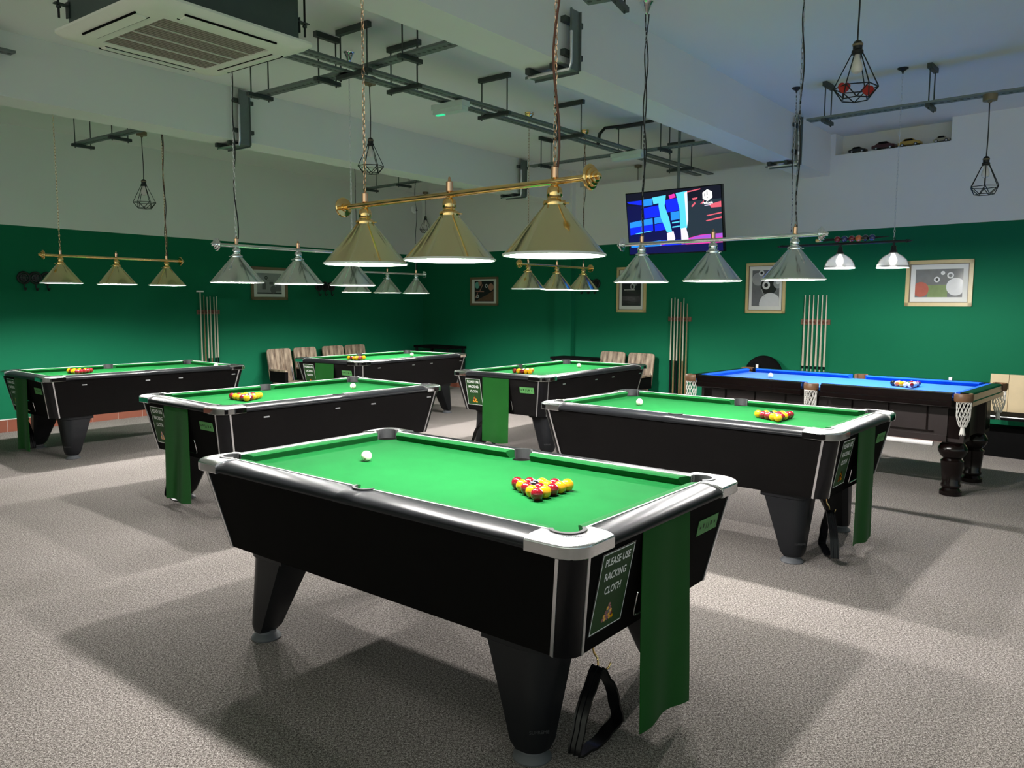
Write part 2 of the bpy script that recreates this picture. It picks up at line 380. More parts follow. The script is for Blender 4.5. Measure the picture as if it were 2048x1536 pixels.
def rrect(a, b, r, z, n=6):
    pts = []
    for sx, sy, a0 in ((1, 1, 0), (-1, 1, 90), (-1, -1, 180), (1, -1, 270)):
        for k in range(n + 1):
            t = math.radians(a0 + 90*k/n); pts.append(Vector((sx*(a - r) + r*math.cos(t), sy*(b - r) + r*math.sin(t), z)))
    return pts
CAB_T, CAB_B = (1.0468, 0.588, 0.790), (0.976, 0.514, 0.423)
def cab(t):  # t = 0 at the top, 1 at the bottom
    return CAB_T[0] + (CAB_B[0]-CAB_T[0])*t, CAB_T[1] + (CAB_B[1]-CAB_T[1])*t, CAB_T[2] + (CAB_B[2]-CAB_T[2])*t

def rail_profile(fr):  # fr: list of (fraction, z)
    return fr
RAIL = [(0.0, 0.80), (0.0, 0.8325), (0.10, 0.8348), (0.34, 0.8342), (0.60, 0.831), (0.78, 0.826), (0.90, 0.819), (0.97, 0.809), (0.985, 0.801), (0.965, 0.794), (0.93, 0.7915), (0.70, 0.7905), (0.3, 0.7905)]
CAPP = [(0.0, 0.795), (0.0, 0.8365), (0.12, 0.8395), (0.45, 0.8385), (0.70, 0.8365), (0.86, 0.833), (0.94, 0.829), (0.975, 0.8255), (0.98, 0.8235), (1.0, 0.8225), (1.0, 0.789), (0.97, 0.786), (0.6, 0.786)]
def sweep(mb, inner, outer, prof, key):
    rings = []
    for i, o in zip(inner, outer):
        rings.append([Vector((i[0] + (o[0]-i[0])*f, i[1] + (o[1]-i[1])*f, z)) for f, z in prof])
    mb.loft(rings, key)

def make_pool_table():
    root = empty('pool_table')
    # cabinet
    m = MB(); rings = []
    for t in (0.0, 0.5, 1.0):
        a, b, z = cab(t); rings.append(rrect(a, b, 0.068, z))
    m.loft(rings, 'laminate'); m.build('cabinet', root)
    # glossy corner shells and the metal strips on both sides of each corner
    for sx, sy in ((1, -1), (1, 1), (-1, 1), (-1, -1)):
        m = MB(); r2 = []
        for t in (0.0, 0.5, 1.0):
            a, b, z = cab(t); r = 0.068; ring = []
            for k in range(9):
                q = math.radians(90*k/8); ring.append((a - r + (r + 0.0025)*math.cos(q), b - r + (r + 0.0025)*math.sin(q)))
            for k in range(8, -1, -1):
                q = math.radians(90*k/8); ring.append((a - r + (r - 0.004)*math.cos(q), b - r + (r - 0.004)*math.sin(q)))
            r2.append([Vector((sx*x, sy*y, z)) for x, y in ring])
        m.loft(r2, 'post'); m.build('corner_post', root)
        for side in (0, 1):
            m = MB()
            (a0, b0, z0), (a1, b1, z1) = cab(0.0), cab(1.0); r = 0.068
            if side == 0: p0, p1 = Vector((sx*(a0 - r), sy*(b0 + 0.002), z0)), Vector((sx*(a1 - r), sy*(b1 + 0.002), z1)); up = (0, sy, 0)
            else: p0, p1 = Vector((sx*(a0 + 0.002), sy*(b0 - r), z0)), Vector((sx*(a1 + 0.002), sy*(b1 - r), z1)); up = (sx, 0, 0)
            m.bar(p0, p1, 0.0125, 0.005, 'steel', up); m.build('corner_strip', root)
    # long rails with the middle pocket notch
    def notch(u):
        rr = 0.054
        return max(0.0, math.sqrt(max(0, rr*rr - u*u)) - 0.012)
    us = [-0.885 + 0.835*i/8 for i in range(9)] + [-0.052 + 0.104*i/16 for i in range(17)] + [0.05 + 0.835*i/8 for i in range(9)]
    us = sorted(set(round(u, 5) for u in us))
    for sy in (-1, 1):
        m = MB(); sweep(m, [(u, sy*(B + notch(u))) for u in us], [(u, sy*BO) for u in us], RAIL, 'rail'); m.build('rail', root)
    for sx in (-1, 1):
        vs_ = [-0.43 + 0.86*i/8 for i in range(9)]
        m = MB(); sweep(m, [(sx*A, v) for v in vs_], [(sx*AO, v) for v in vs_], RAIL, 'rail'); m.build('rail', root)
    # chrome corner caps with the pocket bite
    cpx, cpy, pr_ = A - 0.026, B - 0.026, 0.060
    for sx, sy in ((1, -1), (1, 1), (-1, 1), (-1, -1)):
        R = 0.085; outer = []; inner = []
        u0, v1 = 0.868, 0.408
        outer += [(u0, BO), (0.90, BO), (0.94, BO), (AO - R, BO)]
        for k in range(1, 8): q = math.radians(90 - 90*k/8); outer.append((AO - R + R*math.cos(q), BO - R + R*math.sin(q)))
        outer += [(AO, BO - R), (AO, 0.485), (AO, 0.445), (AO, v1)]
        n = len(outer)
        q0 = math.atan2(B - cpy, 0.888 - cpx); q1 = math.atan2(0.428 - cpy, A - cpx)
        for i in range(n):
            if i == 0: inner.append((u0, B))
            elif i == n - 1: inner.append((A, v1))
            else:
                q = q0 + (q1 - q0)*(i - 1)/(n - 3); inner.append((cpx + pr_*math.cos(q), cpy + pr_*math.sin(q)))
        m = MB(); sweep(m, [(sx*x, sy*y) for x, y in inner], [(sx*x, sy*y) for x, y in outer], CAPP, 'hammered')
        # the polished vertical band is chrome, the top hammered
        ci = m.m('chrome')
        for fi, f in enumerate(m.f):
            zs = [m.v[i].z for i in f]
            if len(f) == 4 and max(zs) < 0.8275: m.mi[fi] = ci
        cap = m.build('corner_cap', root)
        m = MB(); px_, py_ = sx*(cpx + 0.058), sy*(cpy + 0.058)
        ang = math.atan2(sy, sx)
        mt = Matrix.Translation((px_, py_, 0.8398)) @ Matrix.Rotation(ang + PI/2, 4, 'Z')
        text_into(m, 'SUPREME', 0.019, 'post', mt, spacing=1.05); m.build('lettering', cap, smooth=0)
        # rubber pocket liner
        m = MB(); n = 15; rings = []
        for i in range(n):
            q = q0 - 0.12 + (q1 - q0 + 0.24)*i/(n - 1); c, s_ = math.cos(q), math.sin(q)
            rings.append([Vector((sx*(cpx + r*c), sy*(cpy + r*s_), z)) for r, z in ((0.047, 0.842), (0.061, 0.842), (0.0615, 0.838), (0.0555, 0.836), (0.057, 0.68), (0.049, 0.68))])
        m.loft(rings, 'rubber'); m.build('pocket_liner', root)
    for sy in (-1, 1):
        m = MB(); rings = []; cy = B - 0.012; n = 15
        for i in range(n):
            q = math.radians(8 + 164*i/(n - 1)); c, s_ = math.cos(q), math.sin(q)
            rings.append([Vector((r*c, sy*(cy + r*s_), z)) for r, z in ((0.044, 0.840), (0.0545, 0.840), (0.055, 0.836), (0.051, 0.834), (0.051, 0.68), (0.045, 0.68))])
        m.loft(rings, 'rubber'); m.build('pocket_liner', root)
    # bed with real pocket holes
    pts = []
    def arc(cx, cy, r, a0, a1, n=8):
        for i in range(n + 1):
            q = math.radians(a0 + (a1 - a0)*i/n); pts.append((cx + r*math.cos(q), cy + r*math.sin(q)))
    arc(cpx, cpy, 0.050, 0 + 6 - 90, -180 - 6, 10) if False else None
    r = 0.050
    arc(cpx, -cpy, r, 180, 90); arc(cpx, cpy, r, 270, 180)
    arc(0, B - 0.012, 0.046, 0, -180); arc(-cpx, cpy, r, 0, -90); arc(-cpx, -cpy, r, 90, 0); arc(0, -(B - 0.012), 0.046, 180, 0)
    # corners between arcs sit under the rails
    full = []
    seq = pts
    n8 = 9
    full = [(cpx - r, -B - 0.02)] + seq[0:n8] + [(A + 0.02, -cpy + r), (A + 0.02, cpy - r)] + seq[n8:2*n8] + [(cpx - r, B + 0.02), (0.046, B + 0.02)] + seq[2*n8:3*n8] + [(-0.046, B + 0.02), (-cpx + r, B + 0.02)] + seq[3*n8:4*n8] + [(-A - 0.02, cpy - r), (-A - 0.02, -cpy + r)] + seq[4*n8:5*n8] + [(-cpx + r, -B - 0.02), (-0.046, -B - 0.02)] + seq[5*n8:6*n8] + [(0.046, -B - 0.02)]
    m = MB(); m.prism(full, ZBED - 0.02, ZBED, 'felt'); m.build('bed_cloth', root, smooth=0)
    # cushions and their piping
    def cushion(p0, p1, inw, e0, e1):
        p0, p1, inw = Vector(p0), Vector(p1), Vector(inw); d = (p1 - p0).normalized()
        prof = [(-0.002, 0.8335), (0.012, 0.8345), (0.030, 0.8335), (0.043, 0.829), (0.046, 0.825), (0.040, 0.813), (0.031, 0.803), (0.026, 0.793), (-0.002, 0.793)]
        rings = []
        for e, p, sg in ((e0, p0, 1), (e1, p1, -1)):
            rings.append([p + d*sg*(e*max(0, x)/0.046) + inw*x + Vector((0, 0, z)) for x, z in prof])
        m = MB(); m.loft(rings, 'cushion'); c = m.build('cushion', root)
        m = MB(); m.bar(p0 + Vector((0, 0, 0.8345)) + inw*-0.001, p1 + Vector((0, 0, 0.8345)) + inw*-0.001, 0.0058, 0.004, 'piping'); m.build('piping', c)
    for sy in (-1, 1):
        cushion((0.054, sy*B, 0), (0.882, sy*B, 0), (0, -sy, 0), 0.018, 0.034)
        cushion((-0.054, sy*B, 0), (-0.882, sy*B, 0), (0, -sy, 0), 0.018, 0.034)
    for sx in (-1, 1): cushion((sx*A, -0.423, 0), (sx*A, 0.423, 0), (-sx, 0, 0), 0.034, 0.034)
    # legs: round at the outer corner, tapering inward
    for sx, sy in ((1, -1), (1, 1), (-1, 1), (-1, -1)):
        m = MB(); rings = []
        for t in (0.0, 0.10, 0.11, 0.5, 0.93, 1.0):
            if t <= 0.10: p0, p1, q0_, q1_, rr, z = 0.570, 0.868, 0.25, 0.484, 0.10, 0.43 - t*0.4
            else:
                e = (t - 0.11)/0.89
                p0, p1, q0_, q1_, rr = 0.594 + 0.128*e, 0.856 - 0.016*e, 0.275 + 0.100*e, 0.478 + 0.022*e, 0.10 - 0.042*e
                z = 0.386 - 0.346*e
                if t == 1.0: p0 += 0.012; q0_ += 0.012; p1 -= 0.006; q1_ -= 0.006
            ring = []
            for k in range(9):
                q = math.radians(90*k/8); ring.append((p1 - rr + rr*math.cos(q), q1_ - rr + rr*math.sin(q)))
            ch = 0.03
            ring += [(p0 + ch*0.4, q1_), (p0, q1_ - ch), (p0, q0_ + ch), (p0 + ch, q0_), (p1 - ch, q0_), (p1, q0_ + ch)]
            rings.append([Vector((sx*x, sy*y, z)) for x, y in ring])
        m.loft(rings, 'leg'); lg = m.build('leg', root)
        m = MB(); m.lathe([(0.066, 0.0), (0.068, 0.006), (0.062, 0.014), (0.046, 0.028), (0.044, 0.046)], 'foot', 28, (sx*0.775, sy*0.44, 0)); m.build('leveller_foot', lg)
        m = MB(); ang = math.radians(45)
        px_, py_ = 0.853 - 0.072 + 0.0725*math.cos(ang), 0.498 - 0.072 + 0.0725*math.sin(ang)
        mt = Matrix.Translation((sx*(px_ + 0.0035), sy*(py_ + 0.0035), 0.125)) @ Matrix.Rotation(math.atan2(sy, sx) + PI/2, 4, 'Z') @ Matrix.Rotation(PI/2, 4, 'X')
        text_into(m, 'SUPREME', 0.017, 'rubber', mt); m.build('lettering', lg, smooth=0)
    # clips under the long rails
    for u in (0.69, 0.065, -0.29, -0.91):
        m = MB(); m.box((u, 0.579, 0.737), (0.045, 0.008, 0.010), 'steel'); m.build('rail_clip', root, smooth=0)
    # end panel: everything follows its slope
    slope = (CAB_T[0] - CAB_B[0])/(CAB_T[2] - CAB_B[2])
    al = math.atan(slope)
    def endm(v, z, out=0.002):  # matrix from (x right, y up, z out) of the end panel
        u = CAB_T[0] - (CAB_T[2] - z)*slope
        X = Vector((0, 1, 0)); N = Vector((math.cos(al), 0, -math.sin(al))); Y = N.cross(X)
        return Matrix.Translation(Vector((u, v, z)) + N*out) @ Matrix((X, Y, N)).transposed().to_4x4()
    sw, sh = 0.205, 0.292
    mt = endm(-0.332, 0.622)
    m = MB()
    def quad(m, w, h, z, key, cx=0, cy=0): m.add([mt @ Vector((cx + a*w/2, cy + b*h/2, z)) for a, b in ((-1, -1), (1, -1), (1, 1), (-1, 1))], [(0, 1, 2, 3)], key)
    m.box((0, 0, 0), (sw, sh, 0.003), 'sign_black'); m.v = [mt @ p for p in m.v]
    sg = m.build('instruction_sign', root, smooth=0)
    m = MB(); quad(m, sw - 0.016, sh - 0.016, 0.0018, 'sign_green'); m.build('sign_print', sg, smooth=0)
    m = MB()
    for cx, cy, w, h in ((0, sh/2 - 0.006, sw - 0.010, 0.0035), (0, -sh/2 + 0.006, sw - 0.010, 0.0035), (sw/2 - 0.006, 0, 0.0035, sh - 0.010), (-sw/2 + 0.006, 0, 0.0035, sh - 0.010)): quad(m, w, h, 0.0022, 'sign_white', cx, cy)
    m.build('sign_border', sg, smooth=0)
    m = MB()
    for i, w in enumerate(('PLEASE USE', 'RACKING', 'CLOTH')):
        text_into(m, w, 0.0335, 'sign_white', mt @ Matrix.Translation((0.0, 0.107 - 0.052*i, 0.0026)) @ Matrix.Diagonal((0.92, 1.12, 1, 1)), offset=0.02)
    m.build('lettering', sg, smooth=0)
    m = MB(); pat = ['r', 'yr', 'yky', 'ryrr', 'yrryy'] ; kk = {'r': 'red_ball', 'y': 'yellow_ball', 'k': 'black_ball'}
    for i, row in enumerate(('r', 'yr', 'rky', 'yryr', 'ryryy')):
        for j, ch in enumerate(row):
            cx, cy = (j - i/2)*0.0145, -0.056 - i*0.0128
            m.add([mt @ Vector((cx + 0.0072*math.cos(2*PI*k/14), cy + 0.0072*math.sin(2*PI*k/14), 0.0026)) for k in range(14)], [tuple(range(14))], kk[ch])
    m.build('printed_balls', sg, smooth=0)
    mt = endm(0.362, 0.686)
    m = MB(); m.box((0, 0, 0), (0.175, 0.062, 0.002), 'plate_green'); m.v = [mt @ p for p in m.v]; pl = m.build('price_sticker', root, smooth=0)
    m = MB()
    for x, y, w, h in ((-0.040, 0.004, 0.012, 0.018), (-0.014, -0.002, 0.006, 0.026), (0.004, -0.002, 0.006, 0.026), (0.028, 0.002, 0.016, 0.018), (0.06, 0.0, 0.012, 0.012), (-0.066, 0.0, 0.014, 0.010)): quad(m, w, h, 0.0016, 'sign_green', x, y)
    m.build('worn_print', pl, smooth=0)
    # chrome frame of the coin tray, half hidden behind the hanging cloth
    mt = endm(0.004, 0.515, 0.008); m = MB(); pts3 = []
    for sx_, sy_, a0 in ((1, 1, 0), (-1, 1, 90), (-1, -1, 180), (1, -1, 270)):
        for k in range(5):
            q = math.radians(a0 + 90*k/4); pts3.append(mt @ Vector((sx_*(0.152 - 0.018) + 0.018*math.cos(q), sy_*(0.052 - 0.018) + 0.018*math.sin(q), 0)))
    m.tube(pts3, 0.0032, 'chrome', 6, True); m.build('coin_tray_frame', root)
    # brass hook under the end panel
    hp = [(0.905, -0.275, 0.43), (0.907, -0.276, 0.385), (0.912, -0.272, 0.352), (0.922, -0.262, 0.33), (0.928, -0.268, 0.312), (0.930, -0.282, 0.300), (0.934, -0.270, 0.287), (0.939, -0.245, 0.283), (0.944, -0.226, 0.29), (0.947, -0.216, 0.305)]
    m = MB(); m.tube(hp, 0.0038, 'gold', 8); m.build('hook', root)
    return root

TABLES = [  # x, y, heading of the sign end, wording
    (-0.2575, 3.4026, math.radians(-38.60), 'front', 'frontmost green pool table with a racking sign and hanging cloth on its near end'),
    (-1.7487, 6.4821, math.radians(50.09 + 180), 'middle left', 'green pool table standing between the front table and the far left one'),
    (-4.1867, 8.6076, math.radians(50.0 + 180), 'far left', 'green pool table at far left beside the lit green wall'),
    (1.3916, 5.4980, math.radians(-40.22), 'right', 'green pool table standing right behind the front one, before the blue table'),
    (0.4844, 8.8625, math.radians(52.61 + 180), 'centre back', 'green pool table at centre back, standing before two wooden chairs'),
    (-1.7271, 10.7394, math.radians(54.45 + 180), 'rearmost', 'rearmost green pool table near the room corner beside four wooden chairs'),
]
SHORT = ['frontmost table', 'middle left table', 'far left table', 'right-hand green table', 'centre back table', 'rearmost corner table']
proto = make_pool_table()
TR = []
for i, (x, y, th, nm, lab) in enumerate(TABLES):
    o = proto if i == 0 else copy_tree(proto)
    o.location = (x, y, 0); o.rotation_euler = (0, 0, th)
    tag(o, lab, 'pool table', 'green pool tables'); TR.append(o)
def tl(i, u, v, z):
    x, y, th = TABLES[i][:3]; c, s = math.cos(th), math.sin(th)
    return Vector((x + c*u - s*v, y + s*u + c*v, z))
def inv(i, p):
    x, y, th = TABLES[i][:3]; c, s = math.cos(th), math.sin(th); dx, dy = p.x - x, p.y - y
    return c*dx + s*dy, -s*dx + c*dy

# ------------------------------------------------------------------ hanging racking cloths
def make_cloth(seed, bottom_l, bottom_r, top_z=0.786, w0=-0.190, w1=0.152, wave=0.006, split=0.0):
    rnd = random.Random(seed); m = MB(); nu, nv = 18, 26; ph = rnd.uniform(0, 6)
    for sgn in (0, 1):
        pass
    grid = []
    for j in range(nv + 1):
        t = j/nv; row = []
        for i in range(nu + 1):
            s = i/nu
            zb = bottom_l + (bottom_r - bottom_l)*s + 0.008*math.sin(5*s + ph)
            z = top_z + (zb - top_z)*t
            sw = (w1 - w0)
            v = w0 + sw*s + 0.006*t*math.sin(3*t + ph)
            x = 1.052 + 0.004*t + wave*(0.25 + t)*math.sin(2.3*2*PI*s*0.6 + ph + 1.2*t) + 0.012*t*(s - 0.5)
            row.append(Vector((x, v, z)))
        grid.append(row)
    n = nu + 1
    vs = [p for r in grid for p in r] + [p + Vector((-0.003, 0, 0)) for r in grid for p in r]
    off = n*(nv + 1); fs = []
    for j in range(nv):
        for i in range(nu):
            a = j*n + i; fs.append((a, a + 1, a + n + 1, a + n)); fs.append((off + a, off + a + n, off + a + n + 1, off + a + 1))
    for i in range(nu): fs.append((nv*n + i, nv*n + i + 1, off + nv*n + i + 1, off + nv*n + i)); fs.append((i, off + i, off + i + 1, i + 1))
    for j in range(nv): fs.append((j*n, (j+1)*n, off + (j+1)*n, off + j*n)); fs.append((j*n + nu, off + j*n + nu, off + (j+1)*n + nu, (j+1)*n + nu))
    m.add(vs, fs, 'cloth')
    # hem clip under the rail that holds it
    return m
for i in range(6):
    m = make_cloth(i, *( (0.072, 0.060), (0.085, 0.105), (0.06, 0.08), (0.085, 0.075), (0.115, 0.13), (0.10, 0.10))[i], wave=(0.006, 0.010, 0.008, 0.006, 0.004, 0.006)[i])
    m.v = [Vector((p.x, p.y, p.z)) for p in m.v]
    o = m.build('racking_cloth', loc=TABLES[i][:2] + (0,), rz=TABLES[i][2], smooth=60)
    tag(o, 'long dark green racking cloth hanging from the end of the ' + SHORT[i], 'cloth', 'racking cloths')

# ------------------------------------------------------------------ triangle racks hanging on the hooks
def make_triangle():
    m = MB(); S = 0.148; cs = []
    # 2-D outline in (a, b): apex up, sides bowed with a flat middle step
    V3 = [(0, 0.0), (-0.152, -0.262), (0.152, -0.262)]
    out = []
    for k in range(3):
        p, q = Vector(V3[k]), Vector(V3[(k+1) % 3]); d = (q - p).normalized(); n = Vector((d.y, -d.x))
        L = (q - p).length
        for t, o in ((0.10, 0.0), (0.28, 0.004), (0.36, 0.013), (0.5, 0.016), (0.64, 0.013), (0.72, 0.004), (0.90, 0.0)):
            out.append(p + d*L*t + n*-o if False else p + d*L*t + n*o)
    cen = Vector((0, -0.175))
    # keep the bow outward
    pts = []
    for p in out: pts.append(p)
    res = []
    N = len(pts)
    for i in range(N):  # round the corners a little
        res.append(pts[i])
        if i % 7 == 6:
            c = Vector(V3[(i//7 + 1) % 3]); a, b = pts[i], pts[(i + 1) % N]
            res.append((a + 2*c + b)/4*0.5 + (a + c)/2*0.25 + (b + c)/2*0.25)
    N = len(res); rings = []
    for i in range(N):
        t = (res[(i+1) % N] - res[i-1]).normalized(); n = Vector((t.y, -t.x))
        if n.dot(res[i] - cen) < 0: n = -n
        prof = [(0, -0.024), (0.009, -0.024), (0.009, -0.017), (0.005, -0.015), (0.005, -0.004), (0.009, -0.002), (0.009, 0.005), (0.005, 0.007), (0.005, 0.015), (0.009, 0.017), (0.009, 0.024), (0, 0.024)]
        rings.append([Vector((res[i].x + n.x*o, d, res[i].y + n.y*o)) for o, d in prof])
    rings.append(rings[0])
    m.loft(rings, 'post', True, False)
    return m
tri_mesh = make_triangle().mesh('triangle_rack', 30)
BL, BR = at(1163, 1512, 0.035), at(1238, 1443, 0.045)
bl, br = inv(0, BL), inv(0, BR)
hd = math.atan2(br[1] - bl[1], br[0] - bl[0])
for i in range(6):
    o = bpy.data.objects.new('triangle_rack', tri_mesh); COL.objects.link(o)
    lx, ly = 0.934, -0.279
    rot = hd
    if i in (3,): rot = hd + 0.55
    p = tl(i, lx, ly, 0.318)
    o.location = p; o.rotation_euler = (0, 0, TABLES[i][2] + rot)
    tag(o, 'black plastic ball triangle hung from the hook under the ' + SHORT[i], 'ball rack', 'triangle racks on hooks')

# ------------------------------------------------------------------ balls
BR_ = 0.0254
def ball_mesh(name, base, spot=None, stripe=None):
    m = MB(); m.sphere((0, 0, 0), BR_, base, 24, 14)
    k = None
    if stripe:
        k = m.m(stripe)
        for fi, f in enumerate(m.f):
            z = sum(m.v[i].z for i in f)/len(f)
            if abs(z) > BR_*0.55: m.mi[fi] = k
    if spot:
        k = m.m(spot)
        ax = Vector((1, 0, 0))
        for fi, f in enumerate(m.f):
            c = sum((m.v[i] for i in f), Vector())/len(f)
            if c.normalized().dot(ax) > 0.93: m.mi[fi] = k
    return m.mesh(name, 60)
BM = {'r': ball_mesh('red_ball', 'red_ball'), 'y': ball_mesh('yellow_ball', 'yellow_ball'), 'k': ball_mesh('black_ball', 'black_ball', 'white_ball'), 'c': ball_mesh('cue_ball', 'ivory')}
# cue balls carry a small red dot turned to the viewer
m = MB(); m.sphere((0, 0, 0), BR_, 'ivory', 48, 28); k = m.m('red_ball'); ax = Vector((-0.1, -0.86, -0.42)).normalized()
for fi, f in enumerate(m.f):
    c = sum((m.v[i] for i in f), Vector())/len(f)
    if c.normalized().dot(ax) > 0.986: m.mi[fi] = k
BM['c'] = m.mesh('cue_ball', 60)
CN = {'r': 'dark red', 'y': 'yellow', 'k': 'black'}
ROWS = [  # apex first; in each row from the v- side to the v+ side
    ['r', 'yr', 'rky', 'yryr', 'ryryy'],
    ['y', 'ry', 'yky', 'ryrr', 'ryyry'],
    ['r', 'yr', 'ykr', 'yryr', 'yryyr'],
    ['y', 'ry', 'rky', 'yrry', 'yryrr'],
    ['y', 'yr', 'rky', 'yryr', 'ryryy'],
    ['y', 'ry', 'yky', 'rryr', 'yryyr'],
]
RACKPX = [None, None, None, None, None, None]
ORD = ['first', 'second', 'third', 'fourth', 'fifth']
CUEPX = [(733, 912), (706, 772), (436, 731), (1279, 804), (1158, 731), (824, 709)]
APEX = [0.369, 0.37, 0.37, 0.37, 0.37, 0.37]
# measured centre of each rack in the photograph fixes its place along the table
for i, (px, py) in enumerate([(1086, 974), (492, 793), (158, 742), (1551, 831), (1051, 742), (715, 716)]):
    u, v = inv(i, at(px, py, ZBED + BR_)); RACKPX[i] = (u, v)
for i in range(6):
    au = RACKPX[i][0] - 0.118 if i else 0.369; av = RACKPX[i][1] if i else -0.012
    au = min(max(au, 0.30), 0.50); av = min(max(av, -0.10), 0.10)
    for r, row in enumerate(ROWS[i]):
        for j, ch in enumerate(row):
            u = au + r*BR_*2*0.8675; v = av + (j - r/2)*(BR_*2 + 0.0004)
            o = bpy.data.objects.new('pool_ball', BM[ch]); COL.objects.link(o)
            o.location = tl(i, u, v, ZBED + BR_ + 0.0003); o.rotation_euler = (random.uniform(0, 6), random.uniform(0, 6), random.uniform(0, 6))
            place = 'at the apex' if r == 0 else ('%s across in row %s' % (ORD[j], ('one', 'two', 'three', 'four', 'five')[r]))
            lab = '%s ball, %s, racked on the %s' % (CN[ch], place, SHORT[i])
            tag(o, lab, 'ball', 'racked balls on the ' + SHORT[i])
    p = at(*CUEPX[i], ZBED + BR_); u, v = inv(i, p); u = min(max(u, -0.86), 0.86); v = min(max(v, -0.42), 0.42)
    o = bpy.data.objects.new('cue_ball', BM['c']); COL.objects.link(o); o.location = tl(i, u, v, ZBED + BR_ + 0.0003)
    tag(o, 'ivory cue ball lying alone on the green cloth of the ' + SHORT[i], 'ball', 'cue balls')

# ------------------------------------------------------------------ the blue table
BX, BY, BTH = 3.036, 7.341, -0.7491
def bl_(u, v, z):
    c, s = math.cos(BTH), math.sin(BTH); return Vector((BX + c*u - s*v, BY + s*u + c*v, z))
def binv(p):
    c, s = math.cos(BTH), math.sin(BTH); dx, dy = p.x - BX, p.y - BY; return c*dx + s*dy, -s*dx + c*dy
bt = empty('blue_pool_table', (BX, BY, 0), BTH)
tag(bt, 'blue-clothed pool table of dark polished wood with turned legs and net pockets', 'pool table')
BA, BB, BZ = 1.232, 0.628, 0.860
def wood_rail(p0, p1, out, name='rail'):
    p0, p1, out = Vector(p0), Vector(p1), Vector(out)
    prof = [(-0.085, 0.852), (-0.085, 0.862), (-0.03, 0.863), (-0.008, 0.859), (0.0, 0.848), (0.0, 0.80), (0.006, 0.792), (0.006, 0.758), (-0.002, 0.752), (-0.085, 0.752)]
    rings = [[p + out*x + Vector((0, 0, z)) for x, z in prof] for p in (p0, p1)]
    m = MB(); m.loft(rings, 'mahogany'); return m.build(name, bt)
for sy in (-1, 1):
    for a, b in ((0.085, 1.115), (-1.115, -0.085)): wood_rail((a, sy*BB, 0), (b, sy*BB, 0), (0, sy, 0))
for sx in (-1, 1): wood_rail((sx*BA, -0.52, 0), (sx*BA, 0.52, 0), (sx, 0, 0))
m = MB(); m.prism([(-BA + 0.07, -BB + 0.07), (BA - 0.07, -BB + 0.07), (BA - 0.07, BB - 0.07), (-BA + 0.07, BB - 0.07)], 0.80, 0.823, 'blue_felt'); m.build('bed_cloth', bt, smooth=0)
def bcush(p0, p1, inw):
    p0, p1, inw = Vector(p0), Vector(p1), Vector(inw); d = (p1 - p0).normalized()
    prof = [(0.0, 0.8625), (0.028, 0.862), (0.046, 0.857), (0.049, 0.852), (0.038, 0.835), (0.03, 0.82), (0, 0.82)]
    rings = [[p + d*sg*(0.03*x/0.049) + inw*x + Vector((0, 0, z)) for x, z in prof] for p, sg in ((p0, 1), (p1, -1))]
    m = MB(); m.loft(rings, 'blue_cushion'); m.build('cushion', bt)
for sy in (-1, 1):
    for a, b in ((0.06, 1.08), (-0.06, -1.08)): bcush((a, sy*(BB - 0.083), 0), (b, sy*(BB - 0.083), 0), (0, -sy, 0))
for sx in (-1, 1): bcush((sx*(BA - 0.083), -0.48, 0), (sx*(BA - 0.083), 0.48, 0), (-sx, 0, 0))
# lower frame panels
for sy in (-1, 1):
    m = MB(); m.box((0, sy*0.43, 0.60), (2.1, 0.03, 0.30), 'mahogany_red'); m.box((0, sy*0.447, 0.742), (2.12, 0.02, 0.03), 'mahogany'); m.box((0, sy*0.452, 0.528), (1.9, 0.02, 0.012), 'mahogany'); m.box((0, sy*0.449, 0.475), (2.1, 0.018, 0.05), 'mahogany_red')
    for k in range(7): m.box((-0.90 + 0.3*k, sy*0.448, 0.635), (0.012, 0.012, 0.2), 'mahogany')
    m.build('side_panel', bt, smooth=0)
for sx in (-1, 1):
    m = MB(); m.box((sx*1.10, 0, 0.60), (0.03, 0.62, 0.30), 'mahogany_red'); m.box((sx*1.118, 0, 0.742), (0.02, 0.7, 0.03), 'mahogany'); m.build('end_panel', bt, smooth=0)
m = MB(); m.box((0, 0, 0.775), (2.30, 1.10, 0.045), 'mahogany'); m.build('slate_frame', bt, smooth=0)
LEGP = [(0.070, 0.0), (0.083, 0.006), (0.083, 0.035), (0.068, 0.05), (0.062, 0.06), (0.074, 0.075), (0.074, 0.09), (0.066, 0.105), (0.076, 0.20), (0.084, 0.27), (0.086, 0.285), (0.072, 0.295), (0.066, 0.305), (0.090, 0.33), (0.108, 0.365), (0.110, 0.385), (0.096, 0.415), (0.080, 0.432), (0.086, 0.445), (0.078, 0.452)]
for sx in (-1, 1):
    for sy in (-1, 1):
        c = (sx*1.075, sy*0.335, 0)
        m = MB(); m.lathe(LEGP, 'mahogany', 28, c); m.box((c[0], c[1], 0.60), (0.19, 0.19, 0.30), 'mahogany_red'); m.box((c[0], c[1] + sy*0.096, 0.60), (0.13, 0.006, 0.24), 'mahogany'); m.box((c[0] + sx*0.096, c[1], 0.60), (0.006, 0.13, 0.24), 'mahogany'); m.build('leg', bt, smooth=40)
